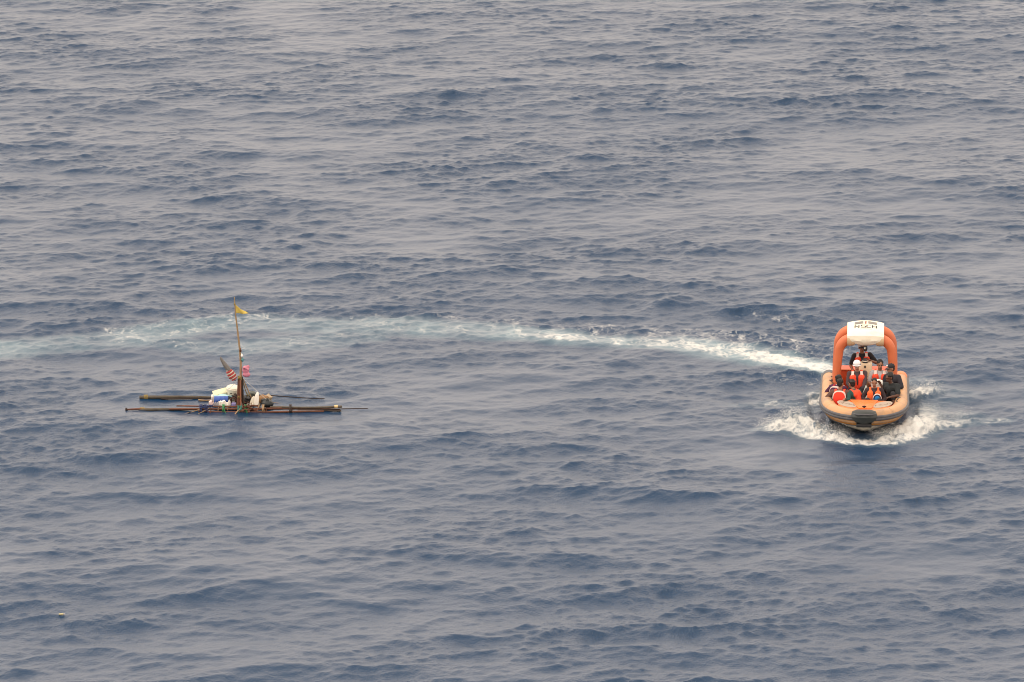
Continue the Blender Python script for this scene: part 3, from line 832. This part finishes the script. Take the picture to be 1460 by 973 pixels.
    if head and head.startswith('cap'):
        cm = cloth('cap', (.55, .55, .54) if head == 'cap_grey' else (.02, .02, .024))
        h = Geo().lathe([(.100, -.005), (.104, .02), (.100, .055), (.078, .085), (.04, .102), (.006, .106)], hp(0, .05, -.012), Matrix((hr, hf, hu)).transposed().to_3x3(), 16)
        ho = h.build('cap', cm, root)
        vs = [hp(x, .048 - .02 * yk, .08 + (.085 * (1 - (x / .085) ** 2) ** .5 if abs(x) < .085 else 0) * yk) for yk in (0, 1) for x in (-.084, -.06, -.03, 0, .03, .06, .084)]
        bo = Geo().add(vs, [(i, i + 1, 8 + i, 7 + i) for i in range(6)]).build('peak', cloth('peak', (.03, .03, .035)), ho)
        md = bo.modifiers.new('solid', 'SOLIDIFY'); md.thickness = .008
        if head == 'cap_black':
            Geo().ell(hp(.03, .10, .070), (.035 * sc, .03 * sc, .022 * sc), HM, 8, 6).build('cap_badge', M_REFL, ho)
    return root, at, hp

DARK = (.10, .045, .028); MID = (.26, .125, .075); TAN = (.32, .16, .10)
# helmsman behind the console
person('helmsman in grey cap and red life vest at the steering console', (-.05, 1.80, .82), lean=.14, side=.08, hyaw=.15, hpitch=-.1,
       hands=[(-.34, 1.42, .88), (.16, 1.42, 1.22)], feet=[(-.2, 1.5, .22), (.2, 1.5, .22)], sk=MID, shirt=(.02, .018, .022), sleeve='short', vest=dict(), head='cap_grey', hair=True)
# crewman in white helmet seated before the console
person('crewman in white helmet, sunglasses and red life vest seated before console', (-.20, .62, .50), lean=.10, side=.05, hyaw=.05,
       hands=[(-.36, .20, .62), (-.04, .16, .58)], feet=[(-.32, .12, .17), (-.08, .10, .17)], sk=(.36, .20, .14), shirt=(.055, .035, .040), trousers=(.02, .018, .025), vest=dict(), head='helmet')
person('man in grey shirt and red life vest sitting behind the white barrel', (.44, .98, .45), lean=.05, hyaw=.1,
       hands=[(.26, .62, .55), (.62, .62, .55)], feet=[(.36, .52, .17), (.56, .52, .17)], sk=MID, shirt=(.36, .35, .36), sleeve='short', vest=dict())
person('man in black jacket and dark cap by the right-hand tube', (.86, .62, .40), yaw=R(-35), lean=.06, side=.10, hyaw=R(-25), hpitch=.05,
       hands=[(.58, .42, .55), (.84, .22, .60)], feet=[(.62, .22, .17), (.78, .16, .17)], sk=MID, shirt=(.022, .020, .028), vest=None, head='cap_black')
person('man in black T-shirt crouching with bare knees beside the white barrel', (.86, -.30, .36), yaw=R(-38), lean=.22, side=.04, hyaw=R(-22), hpitch=.05,
       hands=[(.47, -.05, .80), (.74, -.86, .60)], feet=[(.60, -.72, .20), (.86, -.92, .26)], sk=DARK, shirt=(.016, .020, .022), sleeve='short', trousers=('short', .02, .02, .024), vest=None)
person('smiling boy in orange vest with blue panel behind the foredeck', (.28, -.86, .36), lean=.05, hyaw=-.05, sc=1.0,
       hands=[(.08, -1.10, .50), (.46, -1.12, .48)], feet=[(.16, -1.16, .17), (.36, -1.16, .17)], sk=MID, shirt=(.03, .02, .025), vest=dict(m=M_VESTO, trim=False, chest=(-.09, .245, .215, .10)))
person('person seen from behind in bright red life vest with white piping', (-.70, -.98, .24), yaw=R(172), lean=.10, side=-.03, hyaw=R(-20),
       hands=[(-.46, -.70, .46), (-.94, -.76, .55)], feet=[(-.50, -.52, .17), (-.70, -.46, .17)], sk=MID, shirt=(.10, .05, .04), sleeve='short', vest=dict(back=True, trim=False, bm=cloth('vest_bright', (.85, .05, .025))), sc=1.10)
person('person with black hair turned away against the left-hand tube', (-.78, -.42, .27), yaw=R(150), lean=.06, hyaw=R(-15),
       hands=[(-.50, -.14, .46), (-.92, -.06, .55)], feet=[(-.5, .04, .17), (-.7, .06, .17)], sk=MID, shirt=(.06, .015, .05), sleeve='short', vest=dict(m=cloth('vest_dark_red', (.35, .02, .03)), back=True, trim=True, bm=cloth('plum', (.07, .02, .06))), sc=1.08)
person('person in green sleeves and red vest leaning over behind the foredeck', (-.20, -.92, .26), yaw=R(-130), lean=.35, side=.05, hyaw=R(-10), hpitch=-.35,
       hands=[(-.30, -.50, .45), (-.56, -1.42, .62)], feet=[(-.50, -.82, .17), (-.42, -.62, .17)], sk=MID, shirt=(.015, .06, .055), vest=dict(trim=True), sc=1.08)

# white barrel standing on the deck
M_BARREL = mat('barrel_white', (.76, .70, .64), .45, .08, 5, 0, (.60, .48, .38), .4)
bar = empty('white_barrel', BM @ Vector((.36, .18, .10)), BOAT_ROT)
tag(bar, 'white plastic barrel with rounded lid standing amid the boat passengers', 'barrel')
Geo().lathe([(.13, 0), (.155, .02), (.16, .30), (.165, .32), (.16, .34), (.162, .62), (.15, .66)], n=20).build('drum', M_BARREL, bar)
lid = Geo().lathe([(.170, .655), (.175, .68), (.175, .735), (.160, .775), (.10, .80), (.01, .805)], n=20).build('lid', mat('lid_white', (.82, .80, .74), .4, .05, 6), bar)
Geo().ell((.06, -.09, .785), (.06, .035, .016), None, 10, 6).build('dirty_grip', M_PAD, lid)

# ------------------------------------------------------------------ spray thrown up by the bow
def build_spray():
    rng = random.Random(21)
    arms = [[(-2.9, -2.3), (-2.4, -2.0), (-1.85, -1.85), (-1.15, -2.6), (-.5, -3.15)], [(.3, -3.25), (.95, -2.85), (1.6, -1.9), (2.1, -1.15), (2.9, -.85)], [(-2.3, -1.2), (-1.9, -.8)],
            [(1.5, 1.9), (2.1, 2.5)], [(1.8, -.6), (1.95, .3)]]
    hts = [.24, .24, .2, .16, .14]; cnt = [6000, 6000, 1600, 1400, 1200]
    g = Geo()
    for A, hh, n in zip(arms, hts, cnt):
        for _ in range(n):
            i = rng.randrange(len(A) - 1); t = rng.random()
            x = A[i][0] + (A[i + 1][0] - A[i][0]) * t + rng.gauss(0, .17); y = A[i][1] + (A[i + 1][1] - A[i][1]) * t + rng.gauss(0, .30)
            z = .04 + abs(rng.gauss(0, hh * .5)) + hh * .3 * rng.random()
            r_ = .002 + .006 * rng.random() ** 2.5
            wx, wy = b2w(x, y)
            c = Vector((wx, wy, z)); e = rng.uniform(.8, 1.9)
            g.add([c + Vector(v) * r_ for v in ((e, 0, 0), (-e, 0, 0), (0, 1, 0), (0, -1, 0), (0, 0, 1), (0, 0, -1))],
                  [(0, 2, 4), (2, 1, 4), (1, 3, 4), (3, 0, 4), (2, 0, 5), (1, 2, 5), (3, 1, 5), (0, 3, 5)])
    me = bpy.data.meshes.new('bow_spray'); me.from_pydata(g.v, [], g.f); me.materials.append(mat('spray_white', (.74, .74, .71), .6, .05, 3))
    o = bpy.data.objects.new('bow_spray', me); col.objects.link(o)
    o['kind'] = 'stuff'; o['label'] = 'white spray droplets thrown up around the rescue boat bow'; o['category'] = 'spray'
build_spray()

# ------------------------------------------------------------------ bamboo raft  (local origin at the mast foot, X to the right, Y away)
M_BAMG = mat('bamboo_grey', (.085, .070, .050), .7, .4, 8, .004, (.035, .025, .018), .85)
M_BAMB = mat('bamboo_brown', (.13, .046, .024), .65, .4, 7, .004, (.03, .016, .012), .85)
M_BAMD = mat('bamboo_dark', (.032, .021, .017), .7, .3, 9, .004)
M_BAMT = mat('bamboo_tan', (.33, .22, .12), .65, .25, 9, .004, (.16, .09, .045), .6)
M_YROPE = mat('rope_yellow', (.25, .18, .06), .9, .35, 30, .004)
M_GROPE = mat('rope_green', (.04, .20, .08), .9, .3, 30); M_TROPE = mat('rope_teal', (.03, .16, .14), .9, .3, 30); M_NROPE = mat('rope_navy', (.03, .045, .12), .9, .3, 30)
M_CREAM = mat('band_cream', (.66, .47, .22), .7, .12, 10)
raft = empty('bamboo_raft', RAFT_LOC)
tag(raft, 'makeshift raft of lashed bamboo poles with a tall flagged mast', 'raft')
rr = random.Random(4)
def pole(a, b, r0, r1, m, node=.34, sag=0.0, name='pole', parent=raft):
    a, b = Vector(a), Vector(b); L = (b - a).length; n = max(4, int(L / node) * 3)
    pts, rd = [], []
    for i in range(n + 1):
        t = i / n; p = a.lerp(b, t)
        p += Vector((0, .030 * math.sin(5 * t + a.x * 3), .016 * math.sin(4 * t + a.x * 2) - sag * 4 * t * (1 - t)))
        pts.append(p); rd.append(.66 * (r0 + (r1 - r0) * t) * (1.10 if i % 3 == 0 and 0 < i < n else 1.0))
    return Geo().tube(pts, rd, 9).build(name, m, parent)
def lash(x, y, z, ry, rz, m, turns=4, w=.10, r_=.014, name='lashing', parent=raft):
    pts = []
    for i in range(turns * 12 + 1):
        a = 2 * math.pi * i / 12; pts.append((x - w / 2 + w * i / (turns * 12) + .008 * math.sin(i * 1.7), y + ry * math.cos(a), z + rz * math.sin(a)))
    return Geo().tube(pts, r_, 5).build(name, m, parent)
# front bundle
pole((-2.95, .02, .05), (-.9, .0, .09), .075, .050, M_BAMG)
pole((-3.34, .0, .075), (-2.6, .02, .085), .036, .040, M_BAMB)
pole((-2.05, -.05, .085), (1.25, .02, .12), .034, .040, M_BAMB)
pole((-1.85, .08, .15), (.55, .08, .17), .030, .036, M_BAMB)
pole((-1.2, -.10, .05), (2.48, -.10, .02), .040, .040, M_BAMB)
pole((-.6, .14, .06), (2.95, .06, .05), .042, .045, M_BAMB)
pole((.9, .02, .13), (3.0, .03, .155), .040, .052, M_BAMG)
pole((1.7, -.03, .09), (3.76, .0, .10), .024, .020, M_BAMD)
pole((2.2, .0, .04), (2.98, .0, .03), .035, .035, M_BAMD)
# rear bundle
pole((-3.03, 1.45, .06), (-.75, 1.45, .07), .085, .046, M_BAMG)
pole((-2.4, 1.40, .02), (.9, 1.46, .05), .040, .040, M_BAMD)
pole((-1.28, 1.18, .06), (-.55, 1.18, .06), .034, .034, M_BAMT)
pole((-1.25, 1.12, .01), (-.55, 1.12, .02), .036, .036, M_BAMD)
pole((.4, 1.42, .12), (2.44, 1.38, .06), .026, .020, M_BAMD)
pole((.5, 1.05, .02), (1.45, 1.02, .0), .018, .016, M_BAMT)
# cross members and loose sticks
for x in (-.85, .12, .78): pole((x, -.18, .02), (x + .03, 1.62, .03), .042, .040, M_BAMB)
for x in (-.62, -.35, -.1, .33, .55): pole((x, .0, .085), (x + .02, 1.5, .075), .030, .030, M_BAMT)
pole((-1.60, -.34, .03), (-.95, .0, .17), .014, .018, M_BAMT); pole((-1.62, -.35, .025), (-1.42, -.26, .06), .024, .024, M_BAMD)
pole((-1.35, -.40, .0), (-.80, .0, .14), .012, .014, M_BAMT)
pole((-.14, -.42, .0), (.10, .0, .17), .030, .026, M_BAMT)
# lashings
lash(-2.84, .03, .055, .062, .066, M_YROPE, 5, .13, .015); lash(-2.84, 1.45, .065, .066, .070, M_YROPE, 4, .12, .015)
lash(-3.31, .0, .075, .045, .045, M_BAMD, 2, .05, .012)
Geo().tube([(2.78, .045, .153), (2.88, .045, .154)], .044, 12).build('cream_band', M_CREAM, raft)
for k, (x, m_) in enumerate(((-1.12, M_NROPE), (-.98, M_NROPE), (-.46, M_GROPE), (-.02, M_TROPE), (.06, M_TROPE), (.19, M_GROPE), (.70, M_BAMT), (1.5, M_BAMD))):
    lash(x, .02, .09, .17, .125, m_, 3, .07, .011)
for (x, m_, s_) in ((-.44, M_GROPE, .9), (.20, M_GROPE, .7), (.24, M_GROPE, -.3), (-.02, M_TROPE, .3), (-1.08, M_NROPE, -.8), (-.92, M_NROPE, .5)):
    Geo().tube([(x, -.17, .16), (x + .03 * s_, -.20, .06), (x + .10 * s_, -.24, -.02), (x + .17 * s_, -.28, -.05)], .011, 5).build('rope_tail', m_, raft)
for k in range(5):
    a0 = rr.uniform(0, 6)
    Geo().tube([(-1.08 + .12 * math.cos(a0 + i * .6) + .02 * i, -.10 + .10 * math.sin(a0 + i * .7), .20 + .03 * math.sin(i * 1.3 + k)) for i in range(12)], .011, 5).build('rope_tangle', M_NROPE, raft)
# mast
mast = pole((.02, .04, .0), (.05, .04, 1.1), .030, .030, M_BAMT, name='mast')
mast.parent = raft
Geo().tube([(.045, .04, 1.05), (.055, .04, 1.5), (.03, .04, 1.9), (-.02, .04, 2.4), (-.075, .04, 2.9), (-.105, .04, 3.45)], [.034, .034, .030, .026, .021, .013], 9).build('upper_mast', M_BAMT, mast)
Geo().tube([(-.03, .0, .02), (-.02, .0, .55), (.0, .0, 1.06)], [.050, .046, .040], 9).build('mast_post', M_BAMB, mast)
Geo().tube([(.035, -.03, .02), (.04, -.03, 1.02)], .026, 8).build('mast_post', mat('post_red', (.30, .12, .065), .6, .25, 8), mast)
Geo().tube([(.11, .08, .05), (.075, .06, 1.04)], .036, 8).build('mast_post', M_BAMD, mast)
Geo().tube([(.07, .06, 1.10), (.20, .25, .70), (.36, .40, .25)], .017, 6).build('mast_brace', M_BAMT, mast)
Geo().tube([(.08, .10, 1.0), (.16, .30, .60), (.28, .55, .18)], .014, 6).build('mast_brace', M_YROPE, mast)
lash(.02, .02, 1.03, .09, .05, M_YROPE, 4, .11, .012, 'mast_lashing', mast); lash(.0, .02, .46, .07, .06, M_YROPE, 3, .09, .012, 'mast_lashing', mast)
lash(.05, .04, 1.86, .04, .05, M_BAMB, 3, .04, .012, 'mast_lashing', mast); lash(-.095, .04, 3.24, .03, .03, M_YROPE, 3, .03, .010, 'mast_lashing', mast)
M_LINE = mat('line_white', (.60, .58, .54), .8, .1, 10)
Geo().tube([(.06, .04, 1.06), (.50, .22, .58), (.95, .42, .10)], .006, 5).build('stay_line', M_LINE, mast)
Geo().tube([(.06, .04, 1.04), (-.3, .5, .6), (-.75, 1.1, .12)], .005, 5).build('stay_line', M_LINE, mast)
# flag: thin yellow cloth, slightly rippled
nu, nv = 12, 8; vs, fs = [], []
for i in range(nu + 1):
    for j in range(nv + 1):
        u, v = i / nu, j / nv
        x = -.085 + .39 * u; zt = 3.235 - .265 * u ** .8; z = 2.965 - .012 * u + (zt - 2.965) * v
        vs.append((x, .04 + .035 * math.sin(7 * u + 2.2 * v) * u ** .5, z + .006 * math.sin(9 * u)))
for i in range(nu):
    for j in range(nv):
        a = i * (nv + 1) + j; fs.append((a, a + nv + 1, a + nv + 2, a + 1))
fl = Geo().add(vs, fs).build('flag', mat('flag_yellow', (.62, .46, .10), .8, .2, 12, .004), mast); md = fl.modifiers.new('solid', 'SOLIDIFY'); md.thickness = .004

def rloc(x, y, z): return RAFT_LOC + Vector((x, y, z))
def lumpy(c, r, seed, n=7, amp=.5):
    g = Geo(); q = random.Random(seed)
    g.ell(c, r)
    for _ in range(n):
        d = Vector((q.uniform(-1, 1), q.uniform(-1, 1), q.uniform(-.6, 1)))
        g.ell(Vector(c) + Vector((d.x * r[0], d.y * r[1], d.z * r[2])) * .6, tuple(v * q.uniform(.3, .3 + amp) for v in r), Euler((q.random() * 3, q.random() * 3, 0)).to_matrix(), 8, 6)
    return g
# striped bundle of line tied to the mast
bun = empty('striped_bundle', rloc(-.13, .0, .98)); tag(bun, 'red and cream banded bundle with grey rag tied slanting to the mast', 'bundle')
ax = Vector((-.22, 0, .36)).normalized(); MX = ax.to_track_quat('Z', 'Y').to_matrix()
mr, mc = mat('band_red', (.40, .05, .05), .8, .25, 14, .004), mat('band_cream2', (.60, .47, .38), .8, .2, 14, .004)
for k in range(8):
    w = (.085, .105, .12, .122, .118, .11, .10, .075)[k]
    Geo().lathe([(w * .8, 0), (w, .010), (w * 1.02, .022), (w, .034), (w * .8, .044)], ax * (.045 * k), MX, 14).build('wound_band', (mr, mc)[k % 2], bun)
Geo().tube([ax * -.04, ax * .42], .02, 6).build('core_stick', M_BAMD, bun)
rg = Geo().tube([ax * .34 + Vector((.02, 0, 0)), ax * .46, ax * .58 + Vector((-.005, .01, 0)), ax * .70 + Vector((-.01, 0, .01)), ax * .78 + Vector((.0, 0, .02))], [.085, .080, .062, .045, .014], 8, squash=.9)
rg.build('grey_rag', mat('rag_grey', (.16, .15, .14), .9, .3, 14, .006), bun)
# pink bag, teal scrap and white float hanging from the mast
pk = lumpy((0, 0, 0), (.10, .06, .14), 3, 9, .45); pk.ell((.02, -.01, -.13), (.12, .05, .08)); pk.ell((.07, 0, .09), (.05, .03, .07))
pko = remesh(pk, 'pink_bag', mat('plastic_pink', (.56, .20, .27), .45, .3, 14, .004), None, .012, .5, 1); pko.location = rloc(.20, -.02, 1.27)
tag(pko, 'crumpled pink plastic bag hanging from the mast', 'bag')
te = lumpy((0, 0, 0), (.035, .025, .075), 8, 4); teo = remesh(te, 'teal_scrap', mat('cloth_teal', (.10, .26, .28), .8, .3, 20), None, .010, .6, 1); teo.location = rloc(.115, -.01, 1.58)
tag(teo, 'small teal cloth scrap tied to the mast above the pink bag', 'cloth')
wf = Geo().ell((0, 0, 0), (.036, .036, .045)).tube([(0, 0, .04), (-.02, .02, .07)], .008, 5).build('white_float', mat('float_white', (.75, .74, .72), .4, .06), None); wf.location = rloc(.095, -.01, 1.70)
tag(wf, 'small white float tied to the mast', 'float')
# white tub
M_TUB = mat('tub_white', (.66, .61, .50), .5, .08, 5, .002, (.50, .40, .28), .5)
tub = empty('white_tub', rloc(-.26, 1.0, .11), (R(4), R(5), 0)); tag(tub, 'off-white round plastic tub standing at the back of the raft', 'tub')
Geo().lathe([(.15, 0), (.175, .02), (.20, .30), (.205, .32)], n=20).build('tub_wall', M_TUB, tub)
tl = Geo().lathe([(.212, .315), (.218, .33), (.218, .365), (.20, .375), (.195, .40), (.16, .425), (.02, .43)], n=20).build('tub_lid', M_TUB, tub)
Geo().box((-.05, -.196, .26), (.07, .012, .02)).build('tub_mark', M_BAMD, tub)
# pale slab on a white box
bx = Geo().box((0, 0, .075), (.16, .26, .15)).build('foam_box', mat('foam_white', (.72, .66, .60), .8, .1, 14, .006), None, bevel=.015); bx.location = rloc(-.80, .95, .11)
tag(bx, 'small white foam box under the pale slab', 'box')
sb = Geo().box((0, 0, .03), (.42, .34, .055), Euler((R(10), R(-14), R(8)))).build('pale_slab', mat('slab_pale', (.62, .60, .40), .7, .12, 8, .004, (.40, .40, .22), .5), None, bevel=.018); sb.location = rloc(-.63, 1.0, .31)
tag(sb, 'pale yellow-green slab tilted against the white tub', 'slab')
# blue drum and pale cyan sheet
dr = empty('blue_canister', rloc(-.56, .50, .235), (0, 0, R(4))); tag(dr, 'blue cylindrical canister lying on the raft deck', 'canister')
Geo().lathe([(.08, -.21), (.112, -.19), (.115, -.06), (.119, -.05), (.115, -.04), (.115, .06), (.119, .07), (.115, .08), (.112, .19), (.08, .21)], (0, 0, 0), Matrix.Rotation(R(90), 3, 'Y'), 18).build('canister_body', mat('plastic_blue', (.035, .09, .34), .4, .15, 8), dr)
Geo().lathe([(.03, .20), (.034, .25), (.02, .26)], (0, 0, .03), Matrix.Rotation(R(90), 3, 'Y'), 10).build('canister_cap', M_BLACK, dr)
vs, fs = [], []
for i in range(11):
    for j in range(7):
        q = random.Random(i * 7 + j); vs.append((-.27 + .054 * i, -.16 + .055 * j, .02 * q.random() + .03 * math.sin(i * .9 + j)))
for i in range(10):
    for j in range(6): a = i * 7 + j; fs.append((a, a + 7, a + 8, a + 1))
cs = Geo().add(vs, fs).build('cyan_sheet', mat('sheet_cyan', (.36, .56, .58), .6, .12, 10, .003), None); cs.location = rloc(-.52, .78, .30); md = cs.modifiers.new('solid', 'SOLIDIFY'); md.thickness = .035
tag(cs, 'pale cyan sheet folded behind the blue canister', 'sheet')
# dark coil and lavender box
co = empty('rope_coil', rloc(-.20, .40, .235)); tag(co, 'dark brown coil of rope beside the mast foot', 'rope coil')
for k in range(5):
    Geo().tube([((.085 - .004 * k) * math.cos(a), -.05 + .025 * k, (.105 - .004 * k) * math.sin(a)) for a in [2 * math.pi * i / 16 for i in range(16)]], .018, 6, closed=True).build('turn', mat('coil_brown', (.07, .028, .022), .9, .3, 30), co)
lb = Geo().box((0, 0, .05), (.13, .10, .10)).build('lavender_box', mat('plastic_lavender', (.22, .20, .42), .6, .2, 12), None, bevel=.015); lb.location = rloc(-.17, .12, .145)
tag(lb, 'small lavender box at the foot of the mast', 'box')
# broken white foam along the front edge
def shard(seed, w, h_, d):
    q = random.Random(seed); n = 9; topz = [h_ * q.uniform(.35, 1.0) for _ in range(n)]
    g = Geo(); vs = []
    for y in (-d / 2, d / 2):
        for i in range(n): vs.append((-w / 2 + w * i / (n - 1), y + .02 * q.random(), 0))
        for i in range(n): vs.append((-w / 2 + w * i / (n - 1), y + .03 * q.random(), topz[i] * q.uniform(.85, 1)))
    fs = []
    for i in range(n - 1):
        fs += [(i, i + 1, n + i + 1, n + i), (2 * n + i, 3 * n + i, 3 * n + i + 1, 2 * n + i + 1), (n + i, n + i + 1, 3 * n + i + 1, 3 * n + i), (i, 2 * n + i, 2 * n + i + 1, i + 1)]
    fs += [(0, n, 3 * n, 2 * n), (n - 1, 3 * n - 1, 4 * n - 1, 2 * n - 1)]
    return g.add(vs, fs)
M_FOAM = mat('foam_bright', (.80, .76, .68), .8, .08, 14, .008); M_FOAMG = mat('foam_greyed', (.36, .35, .38), .8, .2, 10, .006)
for (nm, lab, x, y, z, w, h_, d, sd_, m_) in (
    ('foam_shard', 'jagged bright white foam shard before the blue canister', -.44, .20, .15, .34, .20, .08, 3, M_FOAM),
    ('foam_lump', 'pinkish white foam lump at the left end of the cargo', -.84, .22, .14, .13, .17, .12, 5, mat('foam_pink', (.72, .58, .56), .8, .15, 14, .008)),
    ('foam_sheet', 'grey foam sheet between two white foam pieces', -.68, .26, .14, .22, .13, .10, 9, M_FOAMG),
    ('foam_crumb', 'low white foam piece just right of the mast', .17, .10, .15, .16, .08, .10, 12, M_FOAM),
    ('foam_crumb', 'flat white foam piece below the upright white pieces', .34, .08, .16, .12, .09, .08, 15, M_FOAM)):
    o = shard(sd_, w, h_, d).build(nm, m_, None, smooth=False); o.location = rloc(x, y, z); tag(o, lab, 'foam')
for (lab, x, h_, w, tl_) in (('tall upright white foam piece with a pointed tip', .47, .42, .080, 6), ('shorter upright white foam piece left of the tall one', .355, .30, .072, 10)):
    g = Geo().tube([(0, 0, 0), (.0, 0, h_ * .2), (.005, 0, h_ * .5), (.012, 0, h_ * .8), (.016, 0, h_ * .95), (.018, 0, h_)], [w * .8, w, w * .95, w * .7, w * .4, .008], 10, squash=.7, up=(0, 1, 0))
    o = g.build('foam_upright', M_TUB if h_ < .4 else M_FOAM, None); o.location = rloc(x, .12, .15); o.rotation_euler = (R(-6), R(tl_), 0); tag(o, lab, 'foam')
# bags and cloth right of the mast
for (nm, lab, cat, x, y, z, r_, sd_, m_) in (
    ('dark_bag', 'black bundled bag just right of the mast foot', 'bag', .17, .45, .24, (.10, .14, .17), 2, mat('bag_black', (.018, .017, .02), .5, .3, 10, .006)),
    ('grey_bag', 'dark grey-green bag behind the upright white pieces', 'bag', .33, .85, .25, (.15, .15, .17), 6, mat('bag_greygreen', (.075, .085, .075), .6, .3, 10, .006)),
    ('brown_cloth', 'heap of brown cloth at the right end of the cargo', 'cloth', .66, .62, .23, (.15, .15, .12), 11, mat('cloth_brown', (.24, .135, .065), .9, .35, 12, .008)),
    ('black_tarp', 'black tarp hanging off the right end of the cargo', 'tarp', .80, .40, .15, (.19, .18, .11), 14, mat('tarp_black', (.014, .018, .02), .5, .3, 10, .006)),
    ('straw_heap', 'pale straw-coloured netting heap beside the brown cloth', 'netting', .80, .80, .22, (.12, .12, .09), 17, mat('net_straw', (.36, .28, .19), .9, .35, 25, .01))):
    o = remesh(lumpy((0, 0, 0), r_, sd_, 10, .5), nm, m_, None, .014, .5, 1); o.location = rloc(x, y, z); tag(o, lab, cat)

for (lab, x, y, z, n_, m_, sd_) in (('tangle of dark netting heaped behind the mast foot', -.02, .80, .20, 26, M_ROPE, 31), ('tangle of brown rope spilling over the front poles near the mast', .30, -.06, .17, 16, M_BAMB, 37)):
    q = random.Random(sd_); tg = empty('net_tangle', rloc(x, y, z)); tag(tg, lab, 'netting')
    for k in range(n_):
        p = Vector((q.gauss(0, .10), q.gauss(0, .10), q.uniform(-.06, .10))); pts = [p]
        for i in range(7): p = p + Vector((q.gauss(0, .06), q.gauss(0, .05), q.gauss(-.008, .03))); pts.append(p)
        Geo().tube(pts, q.uniform(.008, .016), 5).build('strand', m_, tg)

# ------------------------------------------------------------------ drifting litter
bt = empty('drifting_bottle', (-11.38, 116.95, .02), (0, 0, R(12))); bt.scale = (.85, .85, .85); tag(bt, 'small pale yellow plastic bottle drifting in the lower left', 'bottle')
MB_ = Matrix.Rotation(R(90), 3, 'Y')
Geo().lathe([(.016, -.08), (.028, -.072), (.029, .024), (.023, .048), (.011, .064), (.011, .08)], (0, 0, 0), MB_, 12).build('bottle_body', mat('bottle_yellow', (.50, .44, .24), .35, .3, 30), bt)
Geo().lathe([(.014, .076), (.014, .096)], (0, 0, 0), MB_, 10).build('bottle_cap', M_REFL, bt)
